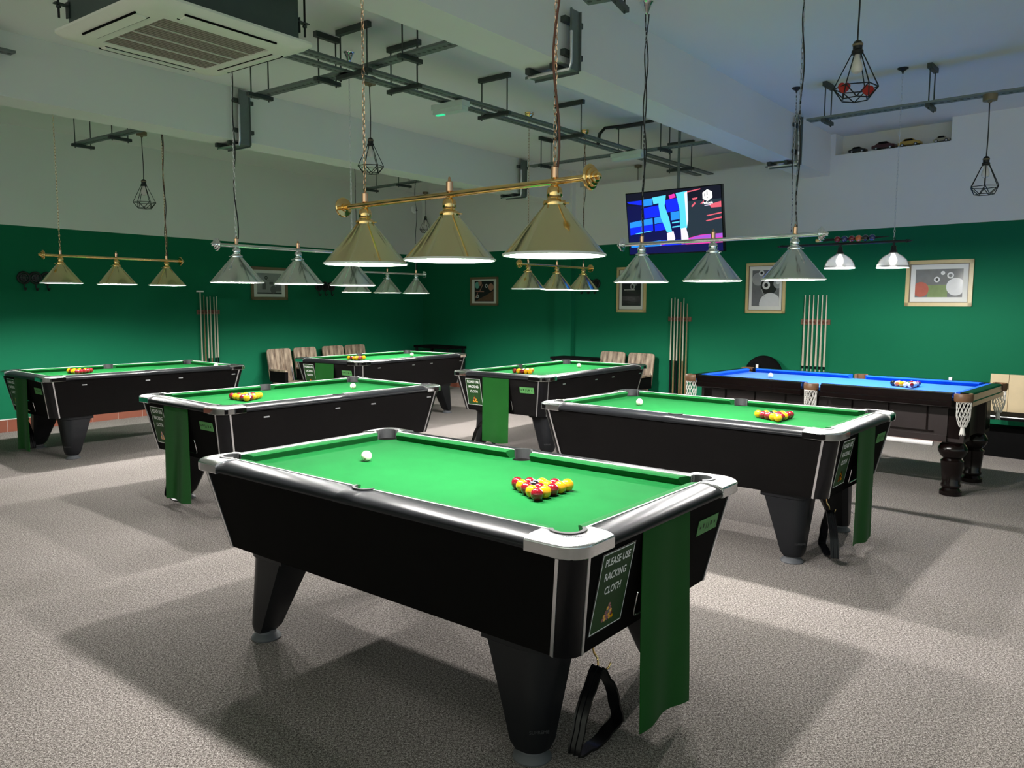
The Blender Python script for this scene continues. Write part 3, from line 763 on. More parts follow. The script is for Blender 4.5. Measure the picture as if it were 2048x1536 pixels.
# pockets: leather, iron, net
def net_mesh():
    m = MB(); N = 12; H = 0.20
    def P(th, t):
        r = 0.052*(1 - 0.10*t) if t < 0.6 else 0.052*(0.94 - 1.55*(t - 0.6)**1.3)
        r = max(r, 0.012); return Vector((r*math.cos(th), r*math.sin(th), -H*t))
    for k in range(N):
        for sgn in (1, -1):
            m.tube([P(2*PI*k/N + sgn*1.5*t, t) for t in [i/10 for i in range(11)]], 0.0021, 'net', 4)
    for t in (0.0, 0.02): m.tube([P(2*PI*k/16, t) for k in range(16)], 0.0028, 'net', 5, True)
    m.lathe([(0.013, 0.0), (0.012, -0.012), (0.017, -0.03), (0.021, -0.055), (0.019, -0.058)], 'net', 12, (0, 0, -H))
    for k in range(8): m.tube([(0.011*math.cos(k*PI/4), 0.011*math.sin(k*PI/4), -H - 0.01), (0.020*math.cos(k*PI/4), 0.020*math.sin(k*PI/4), -H - 0.066)], 0.003, 'net', 4)
    return m.mesh('net', 60)
NETM = net_mesh()
for u, v, w in ((BA - 0.045, -BB + 0.045, 45), (BA - 0.045, BB - 0.045, 45), (-BA + 0.045, BB - 0.045, 45), (-BA + 0.045, -BB + 0.045, 45), (0, -BB + 0.02, 0), (0, BB - 0.02, 0)):
    ang = math.atan2(v, u if u else 0); m = MB(); rings = []
    oa = math.atan2(v, u) if u else (PI/2 if v > 0 else -PI/2)
    if u: oa = math.atan2(math.copysign(1, v), math.copysign(1, u))
    R1 = 0.062 if u else 0.055
    for k in range(13):
        q = oa + math.radians(-100 + 200*k/12)
        rings.append([Vector((u + r*math.cos(q), v + r*math.sin(q), z)) for r, z in ((R1 - 0.014, 0.864), (R1 + 0.004, 0.864), (R1 + 0.009, 0.855), (R1 + 0.008, 0.815), (R1 + 0.002, 0.800), (R1 - 0.010, 0.800), (R1 - 0.012, 0.81))])
    m.loft(rings, 'leather'); pk = m.build('pocket_leather', bt)
    n = bpy.data.objects.new('net', NETM); COL.objects.link(n); n.parent = pk; n.location = (u + 0.010*math.cos(oa), v + 0.010*math.sin(oa), 0.803)
# cue rest stowed below
m = MB(); m.cyl((-0.10, -0.47, 0.428), (0.96, -0.47, 0.428), 0.021, 'white_ball', 14)
o = m.build('cue_rest', loc=(BX, BY, 0), rz=BTH); tag(o, 'white rod of a cue rest stowed under the long side of the blue table', 'cue rest')
# balls on the blue table
BALLS = [('white_ball', 'orange_ball'), ('orange_ball', None), ('white_ball', 'yellow_ball'), ('yellow_ball', None), ('maroon_ball', None), ('white_ball', 'maroon_ball'), ('black_ball', None), ('blue_ball', None), ('white_ball', 'blue_ball'), ('green_ball', None), ('white_ball', 'green_ball'), ('red_ball', None), ('white_ball', 'red_ball'), ('purple_ball', None), ('white_ball', 'purple_ball')]
order = [6, 0, 1, 3, 2, 7, 8, 9, 4, 11, 12, 10, 5, 13, 14]
nm = {'white_ball': 'white', 'orange_ball': 'orange', 'yellow_ball': 'yellow', 'maroon_ball': 'maroon', 'black_ball': 'black', 'blue_ball': 'navy blue', 'green_ball': 'green', 'red_ball': 'red', 'purple_ball': 'purple'}
pA, pB, pC = binv(at(1785, 765, 0.848)), binv(at(1829, 775, 0.848)), binv(at(1846, 768, 0.848))
idx = 0
for r in range(5):
    for j in range(r + 1):
        a, b = BALLS[order[idx]]; idx += 1
        me = ball_mesh('pool_ball', a, 'white_ball' if not b else None, b)
        o = bpy.data.objects.new('pool_ball', me); COL.objects.link(o)
        u = 0.47 + r*BR_*2*0.8675; v = 0.055 + (j - r/2)*(BR_*2 + 0.0004)
        o.location = bl_(u, v, 0.823 + BR_ + 0.0003); o.rotation_euler = (random.uniform(0, 6), random.uniform(0, 6), random.uniform(0, 6))
        lab = ('%s-striped white ball' % nm[b] if b else '%s ball' % nm[a]) + ' in the racked triangle on the blue table'
        tag(o, lab, 'ball', 'racked balls on the blue table')
o = bpy.data.objects.new('cue_ball', ball_mesh('cue_ball', 'white_ball')); COL.objects.link(o); p = at(1541, 751, 0.848); o.location = (p.x, p.y, 0.823 + BR_ + 0.0003)
tag(o, 'white cue ball lying alone on the blue table', 'ball')
p = bl_(0.86, BB - 0.045, 0.863); q = at(1838, 727, 0.875)
uu, vv = binv(q)
m = MB(); m.box((0, 0, 0.0125), (0.025, 0.025, 0.025), 'chalk'); m.box((0, 0, 0.0252), (0.018, 0.018, 0.0012), 'p_teal')
o = m.build('chalk_cube', loc=bl_(min(1.05, 0.80), BB - 0.04, 0.8632), rz=BTH, smooth=0); tag(o, 'small white cube of chalk standing on the far rail of the blue table', 'chalk')
CHALK = o

# ------------------------------------------------------------------ billiard light bars over the tables
def chain_mesh(length, key, name='chain'):
    m = MB(); pitch = 0.030; n = int(length/pitch)
    a, b, r = 0.0065, 0.019, 0.0016
    for i in range(n + 1):
        z = i*pitch; pts = []
        for k in range(12):
            q = 2*PI*k/12; x = a*math.cos(q); zz = b*math.sin(q)
            pts.append((x, 0, z + zz) if i % 2 == 0 else (0, x, z + zz))
        m.tube(pts, r, key, 4, True)
    return m.mesh(name, 60)
def light_point(parent, loc, watts, radius=0.03, col=(1.0, 0.965, 0.93)):
    l = bpy.data.lights.new('lamp_light', 'POINT'); l.energy = watts; l.shadow_soft_size = radius; l.color = col
    o = bpy.data.objects.new('lamp_light', l); COL.objects.link(o); o.parent = parent; o.location = loc; return o
LAMP_W = 100.0
def make_light_bar(shade_key, bar_key, cap_key, zr, cord_key):
    """origin at the bar centre; local x along the bar; zr = height of bar above floor"""
    root = empty('billiard_light')
    m = MB(); m.cyl((-0.70, 0, 0), (0.70, 0, 0), 0.0125, bar_key, 16); m.build('bar', root)
    for s in (-1, 1):
        m = MB(); m.lathe([(0.0125, 0), (0.018, 0.001), (0.019, 0.010), (0.042, 0.012), (0.046, 0.016), (0.046, 0.020), (0.042, 0.024), (0.034, 0.025), (0.033, 0.033), (0.030, 0.036), (0.021, 0.037), (0.020, 0.045), (0.012, 0.047), (0.013, 0.054), (0.009, 0.060), (0.001, 0.062)], cap_key, 28, (s*0.690, 0, 0), (s, 0, 0)); m.build('finial', root)
    for x in (-0.548, 0.0, 0.548):
        m = MB()
        R, zt, zb = 0.187, -0.085, -0.262
        prof = [(0.040, zt), (R, zb), (R + 0.0015, zb - 0.004)]
        m.lathe(prof, shade_key, 64, (x, 0, 0), None, False)
        m.lathe([(R - 0.0005, zb - 0.004), (R - 0.003, zb), (0.038, zt - 0.002), (0.001, zt - 0.002)], 'inner', 64, (x, 0, 0), None, False)
        m.tube([(x + (R + 0.001)*math.cos(2*PI*k/64), (R + 0.001)*math.sin(2*PI*k/64), zb - 0.004) for k in range(64)], 0.0048, 'inner', 8, True)  # white roll added around the rim to imitate the bloom of the lit shade
        sh = m.build('shade', root, smooth=50)
        m = MB()
        m.lathe([(0.014, -0.010), (0.016, -0.016), (0.025, -0.022), (0.029, -0.034), (0.029, -0.054), (0.026, -0.060), (0.030, -0.066), (0.041, -0.070), (0.043, -0.078), (0.041, -0.088)], cap_key, 24, (x, 0, 0))
        for k in range(3):
            q = k*2*PI/3 + 0.5; m.cyl((x + 0.040*math.cos(q), 0.040*math.sin(q), -0.079), (x + 0.055*math.cos(q), 0.055*math.sin(q), -0.079), 0.003, cap_key, 8)
        m.build('shade_holder', sh)
        m = MB(); m.lathe([(0.015, -0.088), (0.015, -0.12), (0.022, -0.135), (0.030, -0.155), (0.030, -0.168), (0.022, -0.184), (0.001, -0.19)], 'bulb', 16, (x, 0, 0)); m.build('bulb', sh)
        m = MB(); m.lathe([(0.011, 0.010), (0.0145, 0.014), (0.0145, 0.050), (0.012, 0.053), (0.006, 0.056), (0.0055, 0.066), (0.003, 0.071), (0.001, 0.071)], 'copper' if 'copper' in M else cap_key, 16, (x, 0, 0)); m.build('bar_knob', root)
        light_point(root, (x, 0, -0.212), LAMP_W)
    return root
M['copper'] = mat('copper_knob', (0.80, 0.48, 0.30), 0.14, 1.0, noise=0.04)
LAMPS = [  # x, y, heading, rim z
    (-0.260, 3.316, -0.716, 1.728, 'brass'), (-1.695, 6.333, 0.903, 1.697, 'silver'), (-4.117, 8.310, 0.918, 1.732, 'brass'),
    (1.323, 5.291, -0.720, 1.704, 'silver'), (0.516, 9.250, 0.897, 1.711, 'brass'), (-1.707, 10.896, 0.901, 1.688, 'silver')]
protoB = make_light_bar('brass', 'gold', 'gold', 2.0, 'cord_brown')
protoS = make_light_bar('silver', 'chrome', 'chrome', 2.0, 'cord')
done = {'brass': False, 'silver': False}
CH_B = {}
for i, (x, y, th, zr, kind) in enumerate(LAMPS):
    src = protoB if kind == 'brass' else protoS
    o = copy_tree(src) if done[kind] else src
    done[kind] = True
    zb = zr + 0.264
    o.location = (x, y, zb); o.rotation_euler = (0, 0, th)
    nmk = 'brass' if kind == 'brass' else 'silver'
    tag(o, '%s light bar with three cone shades hanging over the %s' % (nmk, SHORT[i]), 'light', 'billiard light bars')
    H = ZCEIL - zb
    for e, xx in enumerate((-0.548, 0.548)):
        L = H - 0.12
        key = round(L, 2)
        kk2 = ('gold' if kind == 'brass' else 'chrome')
        ch = bpy.data.objects.new('chain', chain_mesh(L - 0.02, 'copper' if i == 0 else ('brass' if kind == 'brass' else 'steel'))); COL.objects.link(ch); ch.parent = o; ch.location = (xx, 0, 0.075)
        m = MB(); m.lathe([(0.006, -0.085), (0.010, -0.08), (0.020, -0.06), (0.034, -0.03), (0.042, -0.012), (0.048, -0.004), (0.048, 0.0)], kk2 if i != 3 else 'chrome', 24, (xx, 0, H)); m.build('ceiling_rose', o)
        if (i, e) in ((0, 1), (1, 0), (2, 1), (3, 0), (4, 1), (5, 1), (3, 1)):
            pts = []
            rnd = random.Random(i*3 + e)
            for k in range(40):
                t = k/39; pts.append((xx + 0.006 + 0.010*math.sin(17*t + i), 0.010*math.cos(13*t + 2*i), 0.05 + t*(H - 0.13)))
            m = MB(); m.tube(pts, 0.0042, 'cord_brown' if i == 0 else 'cord', 6); m.build('cord', o)

# glass-shaded light over the blue table
u0, v0 = 0.0, 0.10
gz = 2.108
gl = empty('glass_billiard_light', tuple(bl_(0.0, 0.10, gz)), BTH)
tag(gl, 'black light bar with two ribbed glass shades and toy pool balls, above the blue table', 'light')
m = MB(); m.cyl((-0.63, 0, 0), (0.50, 0, 0), 0.012, 'black_iron', 12)
for s, x in ((-1, -0.63), (1, 0.50)):
    m.lathe([(0.012, 0), (0.017, 0.006), (0.009, 0.016), (0.014, 0.026), (0.004, 0.045), (0.001, 0.06)], 'black_iron', 14, (x, 0, 0), (s, 0, 0))
m.build('bar', gl)
for k, (x, kx) in enumerate(((-0.10, 'red_ball'), (-0.035, 'blue_ball'), (0.03, 'red_ball'), (0.092, 'orange_ball'), (0.152, 'black_ball'), (0.212, 'blue_ball'))):
    m = MB(); m.sphere((x, 0, 0.043), 0.030, kx, 16, 10); m.build('ornament_ball', gl)
m = MB(); m.tube([(-0.30, 0, 0.040), (-0.26, 0, 0.042), (-0.13, 0, 0.043), (0.24, 0, 0.043), (0.36, 0, 0.047)], [0.014, 0.014, 0.010, 0.010, 0.003], 'black_iron', 10); m.cyl((-0.30, 0, 0.04), (-0.255, 0, 0.042), 0.0165, 'gold', 12); m.build('ornament_cue', gl)
gx = []
for px in (1678, 1783.5):
    a, b = None, None
    for t in range(-100, 101):
        u = t/100.0; P3 = bl_(u, 0.10, 1.80); d = P3 - CAM
        x_ = 1024 + F*d.dot(CR)/d.dot(CF)
        if a is None or abs(x_ - px) < a: a = abs(x_ - px); b = u
    gx.append(b)
def gl_z(px, py, u):
    P3 = bl_(u, 0.10, 1.8); n = ray(px, 0); 
    return at_y(px, py, P3.y).z
for x, py in zip(gx, (536.6, 535.6)):
    zr = gl_z(1678 if x == gx[0] else 1783.5, py, x) - gz
    m = MB(); Rr = 0.138
    prof = [(Rr, zr), (Rr*0.97, zr + 0.012), (Rr*0.93, zr + 0.035), (Rr*0.80, zr + 0.072), (Rr*0.55, zr + 0.105), (0.040, zr + 0.125), (0.030, zr + 0.14)]
    inn = [(r - 0.004, z - 0.002) for r, z in prof]
    n = 48; rings = []
    for pr2, sgn in ((prof, 1), (inn[::-1], 1)):
        for r, z in pr2: rings.append([Vector((x + (r + 0.0012*math.cos(24*2*PI*k/n))*math.cos(2*PI*k/n), (r + 0.0012*math.cos(24*2*PI*k/n))*math.sin(2*PI*k/n), z)) for k in range(n)])
    rings.append(rings[0])
    m.loft(rings, 'glass', True, False); sh = m.build('glass_shade', gl, smooth=60)
    m = MB(); m.tube([(x + (Rr*0.965)*math.cos(2*PI*k/40), (Rr*0.965)*math.sin(2*PI*k/40), zr + 0.014) for k in range(40)], 0.003, 'black_iron', 6, True); m.build('shade_band', sh)
    m = MB(); m.lathe([(0.010, 0.0), (0.010, zr + 0.20), (0.020, zr + 0.195), (0.023, zr + 0.16), (0.034, zr + 0.135), (0.030, zr + 0.128)], 'black_iron', 16, (x, 0, 0)); m.build('lamp_holder', gl)
    m = MB(); m.lathe([(0.012, zr + 0.13), (0.018, zr + 0.11), (0.030, zr + 0.085), (0.034, zr + 0.06), (0.026, zr + 0.036), (0.001, zr + 0.027)], 'bulb', 16, (x, 0, 0)); m.build('bulb', gl)
    light_point(gl, (x, 0, zr + 0.005), 130.0, 0.03, (1.0, 0.96, 0.92))
for x, rz_ in ((-0.55, 3.60), (0.40, 3.60)):
    ch = bpy.data.objects.new('chain', chain_mesh(ZCEIL - gz - 0.07, 'steel')); COL.objects.link(ch); ch.parent = gl; ch.location = (x, 0, 0.03)
    m = MB(); m.tube([(x + 0.010*math.cos(2*PI*k/12), 0, 0.020 + 0.012*math.sin(2*PI*k/12)) for k in range(12)], 0.003, 'black_iron', 5, True); m.build('hanging_ring', gl); m = MB(); m.lathe([(0.006, -0.05), (0.010, -0.03), (0.045, -0.008), (0.045, 0.0)], 'black_iron', 20, (x, 0, ZCEIL - gz)); m.build('ceiling_rose', gl)
m = MB(); m.tube([(-0.56 + 0.008*math.sin(9*k/30), 0.012, 0.02 + (ZCEIL - gz - 0.04)*k/30) for k in range(31)], 0.004, 'cord', 6); m.build('cord', gl)

# ------------------------------------------------------------------ wire cage pendants
def make_cage():
    root = empty('cage_pendant')
    m = MB(); n = 6; top = [(0.024*math.cos(2*PI*k/n), 0.024*math.sin(2*PI*k/n), 0.0) for k in range(n)]
    mid = [(0.112*math.cos(2*PI*k/n), 0.112*math.sin(2*PI*k/n), -0.185) for k in range(n)]
    bot = [(0.072*math.cos(2*PI*(k + .5)/n), 0.072*math.sin(2*PI*(k + .5)/n), -0.245) for k in range(n)]
    for k in range(n):
        j = (k + 1) % n
        for a, b in ((top[k], mid[k]), (top[k], top[j]), (mid[k], mid[j]), (mid[k], bot[k]), (mid[j], bot[k]), (bot[k], bot[j])): m.tube([a, b], 0.0033, 'black_iron', 6)
    m.build('wire_cage', root)
    m = MB(); m.lathe([(0.005, 0.062), (0.018, 0.055), (0.027, 0.04), (0.024, 0.032), (0.024, 0.012), (0.030, 0.006), (0.030, -0.010), (0.024, -0.014)], 'black_iron', 18); m.lathe([(0.0275, 0.040), (0.0255, 0.030)], 'frame_brown', 18, cap=False); m.build('socket', root)
    m = MB(); m.lathe([(0.013, -0.014), (0.014, -0.03), (0.028, -0.065), (0.031, -0.085), (0.024, -0.105), (0.001, -0.115)], 'bulb_off', 18); m.build('bulb', root)
    return root
cages = [ # cage px centre (socket top), widest row px, width px, canopy row, label
    (287, 358, 405, 42, 264, 'black wire cage pendant over the far left table', None),
    (741, 275, 328, 51, 155, 'black wire cage pendant hanging behind the front brass light bar', None),
    (851, 432, 463, 24, 366, 'small black wire cage pendant against the wall near the corner', None),
    (1716, 80, 160, 84, -60, 'large black wire cage pendant with red ornaments inside, at upper right', None),
    (1973, 312, 355, 55, 192, 'black wire cage pendant hanging by the upper right wall', None),
    (1275, 396, 420, 30, 318, 'black wire cage pendant hanging before the television', None),
]
cproto = make_cage(); first = True; CAGE = []
for px, py, pym, w, pyc, lab, _ in cages:
    depth = F*0.224/w
    d = ray(px, py); P0 = CAM + d*(depth/d.dot(CF))
    o = cproto if first else copy_tree(cproto); first = False
    o.location = P0 - Vector((0, 0, 0.062)); o.rotation_euler = (0, 0, random.uniform(0, 1))
    tag(o, lab, 'pendant light', 'wire cage pendants')
    zc = at_y(px, pyc, P0.y).z if pyc > 0 else ZCEIL
    zc = min(zc, ZCEIL)
    H = zc - P0.z + 0.062
    m = MB(); m.tube([(0.003*math.sin(5*k/12), 0.002*math.cos(4*k/12), 0.058 + (H - 0.058)*k/12) for k in range(13)], 0.0045, 'cord', 6); m.build('cord', o)
    m = MB(); m.lathe([(0.010, H - 0.055), (0.020, H - 0.04), (0.052, H - 0.038), (0.054, H - 0.002), (0.052, H)], 'frame_brown' if pyc > 0 else 'black_iron', 24, (0, 0, 0)); m.build('ceiling_cup', o)
    CAGE.append(o)
# ornaments caught in the cage at the upper right
cg = CAGE[3]; base = Vector(cg.location)
for k, (px, py) in enumerate(((1688, 175), (1736, 180))):
    d = ray(px, py); P0 = CAM + d*((base - CAM).dot(CF)/d.dot(CF))
    m = MB(); m.sphere((-0.012, 0, 0.006), 0.019, 'plush_red', 14, 9); m.sphere((0.014, 0, 0.006), 0.019, 'plush_red', 14, 9); m.lathe([(0.030, 0.0), (0.024, -0.014), (0.010, -0.026), (0.001, -0.03)], 'plush_red', 16)
    o = m.build('heart_ornament', loc=P0, rz=0.4*k); tag(o, 'red heart ornament in the %s of the large cage pendant' % ('left half', 'right half')[k], 'ornament', 'heart ornaments')
# a strip of grey card resting in the cage bottom
d = ray(1700, 152); P0 = CAM + d*((base - CAM).dot(CF)/d.dot(CF))

# ------------------------------------------------------------------ ceiling cassette air conditioner
pl_, pr2_ = at(102, 62, 3.0), at(632, 88, 3.0)
side = (pr2_ - pl_).length/math.sqrt(2)
kz = 0.95/side
ZAC = ZC + (3.0 - ZC)*kz
pl_, pr2_ = at(102, 62, ZAC), at(632, 88, ZAC)
cen = (pl_ + pr2_)/2; dg_ = (pr2_ - pl_); ang = math.atan2(dg_.y, dg_.x) - PI/4
ac = empty('air_conditioner', (cen.x, cen.y, ZAC), ang)
tag(ac, 'white ceiling cassette air conditioner with a taupe grille at upper left', 'air conditioner')
m = MB(); rings = []
for a, r, z in ((0.475, 0.05, 0.0), (0.475, 0.05, -0.012), (0.455, 0.06, -0.030), (0.40, 0.06, -0.042), (0.325, 0.03, -0.046), (0.300, 0.01, -0.046), (0.296, 0.01, -0.038)): rings.append(rrect(a, a, r, z, 5))
m.loft(rings, 'ac_white', True, False)
for p in rrect(0.296, 0.296, 0.01, -0.038, 5): pass
m.poly(rrect(0.475, 0.475, 0.05, 0.0, 5), 'ac_white'); m.build('panel', ac)
m = MB(); m.box((0, 0, -0.034), (0.585, 0.585, 0.012), 'ac_grille')
for k in range(3): m.box((-0.15 + 0.15*k, 0, -0.042), (0.006, 0.585, 0.008), 'ac_white')
for k in range(24): m.box((-0.28 + 0.0243*k, 0, -0.041), (0.004, 0.58, 0.004), 'ac_grille')
m.build('intake_grille', ac, smooth=0)
for k in range(4):
    q = k*PI/2; mt = Matrix.Rotation(q, 3, 'Z')
    m = MB(); m.box(mt @ Vector((0, 0.385, -0.0455)), (0.50, 0.055, 0.008), 'ac_white', mt @ Matrix.Rotation(0.16, 3, 'X')); m.box(mt @ Vector((0, 0.417, -0.040)), (0.52, 0.007, 0.012), 'vinyl', mt); m.box(mt @ Vector((0, 0.349, -0.0462)), (0.52, 0.003, 0.004), 'vinyl', mt); m.build('louvre', ac, smooth=0)
Hc = min(0.24, ZCEIL - ZAC - 0.06)
m = MB(); m.prism([(p.x, p.y) for p in rrect(0.42, 0.42, 0.03, 0, 3)], 0.0, Hc, 'ac_body'); m.build('casing', ac, smooth=0)
for sx in (-1, 1):
    for sy in (-1, 1):
        m = MB(); m.cyl((sx*0.39, sy*0.47, 0.05), (sx*0.39, sy*0.47, ZCEIL - ZAC), 0.006, 'black_iron', 8); m.box((sx*0.39, sy*0.445, 0.12), (0.035, 0.09, 0.006), 'galv_dark'); m.box((sx*0.39, sy*0.425, 0.10), (0.035, 0.006, 0.08), 'galv_dark'); m.cyl((sx*0.39, sy*0.47, 0.10), (sx*0.39, sy*0.47, 0.11), 0.012, 'galv_dark', 6); m.build('hanger', ac, smooth=0)

# ------------------------------------------------------------------ cable trays
def channel(mb, a, b, w, key='galv', h=0.016, up=(0, 0, 1)):
    a, b = Vector(a), Vector(b); d = (b - a).normalized(); upv = Vector(up); sd = d.cross(upv).normalized()
    mb.bar(a, b, w, 0.003, key, up)
    for s in (-1, 1): mb.bar(a + sd*s*w/2 + upv*h/2, b + sd*s*w/2 + upv*h/2, 0.003, h, key, up)
    n = max(2, int((b - a).length/0.05))
    for i in range(n):
        p = a + (b - a)*((i + 0.5)/n); mb.bar(p - d*0.012 - upv*0.0022, p + d*0.012 - upv*0.0022, w*0.22, 0.001, 'galv_dark', up)
def hanger(parent, p, across, half, ztop=None):
    p = Vector(p); ac_ = Vector(across).normalized(); zt = (ZCEIL if ztop is None else ztop) - 0.001
    m = MB(); m.bar(p - ac_*(half + 0.03) + Vector((0, 0, zt - p.z - 0.020)), p + ac_*(half + 0.03) + Vector((0, 0, zt - p.z - 0.020)), 0.04, 0.04, 'galv_dark')
    m.bar(p - ac_*(half + 0.035) - Vector((0, 0, 0.02)), p + ac_*(half + 0.035) - Vector((0, 0, 0.02)), 0.036, 0.03, 'galv_dark')
    for s in (-1, 1): m.cyl(p + ac_*s*half - Vector((0, 0, 0.05)), p + ac_*s*half + Vector((0, 0, zt - p.z - 0.02)), 0.006, 'galv_dark', 6)
    m.build('hanger', parent, smooth=0)
def tray(label, segs, hangers, w):
    root = empty('cable_tray', tuple(Vector(segs[0][0]))); inv_ = Matrix.Translation(-Vector(segs[0][0]))
    kids = []
    for a, b, up in segs:
        m = MB(); channel(m, a, b, w, up=up); m.v = [inv_ @ p for p in m.v]; m.build('channel', root, smooth=0)
    for p, ac_, half in hangers:
        hanger_root = root; n0 = set(root.children)
        pp = Vector(p); m = MB(); zt = ZCEIL; acv = Vector(ac_).normalized()
        hanger(root, pp - Vector(segs[0][0]), acv, half, ZCEIL - Vector(segs[0][0]).z)
    tag(root, label, 'cable tray', 'cable trays'); return root
ZT = 3.27
UPZ = (0, 0, 1)
td = dirv(51.5); tn = Vector((-td.y, td.x, 0))
a0 = at(604.5, 103.5, ZT); b0 = at(575, 113, ZT); aend = at(1395, 352, ZT)
LT = (aend - a0).dot(td)
w2 = 0.085
hs = []
for px, py in ((645, 160), (786, 178), (958, 232), (1107, 275), (1230, 310), (1345, 338)):
    q = at(px, py, ZT); t = (q - a0).dot(td); hs.append((a0 + td*t + (b0 - a0)*0.5, tn, 0.14))
sp_ = (b0 - a0).dot(tn)
spn = tn*(sp_ if abs(sp_) > 0.09 else math.copysign(0.145, sp_))
tray('twin grey cable tray running along the middle bay to above the television', [(a0, a0 + td*LT, UPZ), (a0 + spn, a0 + spn + td*LT, UPZ)], [(a0 + td*((q[0] - a0).dot(td)) + spn*0.5, tn, 0.15) for q in hs], w2)
cdv = dirv(-40)
p1, p2 = at(505, 196, ZT), at(705, 145, ZT)
tray('grey cable tray crossing from the left beam to the twin tray', [(p1, p2, UPZ)], [(at(520, 188, ZT), (p2 - p1).cross(Vector(UPZ)), 0.085), (at(655, 158, ZT), (p2 - p1).cross(Vector(UPZ)), 0.085)], 0.11)
p1, p2 = at(715, 142, ZT + 0.06), at(905, 88, ZT + 0.06)
tray('grey cable tray with perforated end crossing right from the twin tray', [(p1, p2, UPZ)], [(at(820, 112, ZT + 0.06), (p2 - p1).cross(Vector(UPZ)), 0.075)], 0.11)
# drop down the left beam and under it
def drop(label, deg, n_, o_near, pxv, py0, py1, soff_len, w):
    d = dirv(deg); off = o_near - 0.045
    top = on_plane(pxv, py0, n_, off); bot = Vector((top.x, top.y, ZB - 0.04))
    top.z = min(top.z, ZCEIL - 0.02)
    segs = [(bot, top, tuple(-n_)), (bot, bot + n_*soff_len, (0, 0, -1))]
    r = tray(label, segs, [], w)
    for t in (0.25, 0.8):
        p = bot + (top - bot)*t - Vector(segs[0][0]); m = MB(); m.bar(p - d*(w/2 + 0.05) + n_*0.022, p + d*(w/2 + 0.05) + n_*0.022, 0.036, 0.036, 'galv_dark'); m.build('bracket', r, smooth=0)
    for t in (0.3, 0.85):
        p = n_*soff_len*t + Vector((0, 0, 0.018)); m = MB(); m.bar(p - d*(w/2 + 0.05), p + d*(w/2 + 0.05), 0.036, 0.036, 'galv_dark'); m.build('bracket', r, smooth=0)
    pts = [bot + d*(-w/2 - 0.012) + n_*soff_len*0.9 - Vector((0, 0, 0.01)), bot + d*(-w/2 - 0.012) - n_*0.01 - Vector((0, 0, 0.01)), bot + d*(-w/2 - 0.012) - n_*0.02 + Vector((0, 0, 0.03)), top + d*(-w/2 - 0.012) - n_*0.02 - Vector((0, 0, 0.15))]
    m = MB(); m.tube([p - Vector(segs[0][0]) for p in pts], 0.010, 'steel', 8); m.build('conduit', r)
    return r
drop('grey cable tray dropping down the left beam and bending under it', 53, b1n, 6.87, 487, 172, 290, 0.38, 0.12)
drop('grey cable tray dropping down the right beam behind the front light chain', 52, b2n, 3.03, 1150, 20, 150, 0.36, 0.11)
drop('dark cable tray dropping down the right beam end by the wall', 52, b2n, 3.03, 1601, 212, 325, 0.34, 0.12)
drop('grey cable tray dropping down the left beam end by the wall', 53, b1n, 6.87, 1047, 312, 394, 0.36, 0.13)
p1, p2 = at(1062, 334, ZT), at(1425, 284, ZT)
tray('thin cable tray crossing below the middle bay ceiling near the television', [(p1, p2, UPZ)], [(at(1092, 330, ZT), (p2 - p1).cross(Vector(UPZ)), 0.10), (at(1330, 297, ZT), (p2 - p1).cross(Vector(UPZ)), 0.10)], 0.11)
p1, p2 = at(1617, 243, ZT), at(2120, 170, ZT)
tray('grey cable tray along the right bay ceiling by the wall', [(p1, p2, UPZ)], [(at(1655, 240, ZT), (p2 - p1).cross(Vector(UPZ)), 0.085), (at(1862, 210, ZT), (p2 - p1).cross(Vector(UPZ)), 0.085)], 0.12)
p1, p2 = at(158, 289, ZT), at(300, 256, ZT)
tray('short cable tray hanging below the left bay ceiling', [(p1, p2, UPZ)], [(at(166, 289, ZT), (p2 - p1).cross(Vector(UPZ)), 0.085), (at(240, 274, ZT), (p2 - p1).cross(Vector(UPZ)), 0.085)], 0.11)
p1, p2 = at(738, 378, ZT), at(872, 358, ZT)
tray('dark cable tray in the far left bay near the room corner', [(p1, p2, UPZ)], [(at(742, 378, ZT), (p2 - p1).cross(Vector(UPZ)), 0.10), (at(808, 369, ZT), (p2 - p1).cross(Vector(UPZ)), 0.10)], 0.11)
p1, p2 = at(1170, 4, ZT + 0.05), at(1262, -12, ZT + 0.05)
tray('short cable tray stub leaving the right beam at the top edge', [(p1, p2, UPZ)], [(at(1240, 0, ZT + 0.05), (p2 - p1).cross(Vector(UPZ)), 0.085)], 0.11)

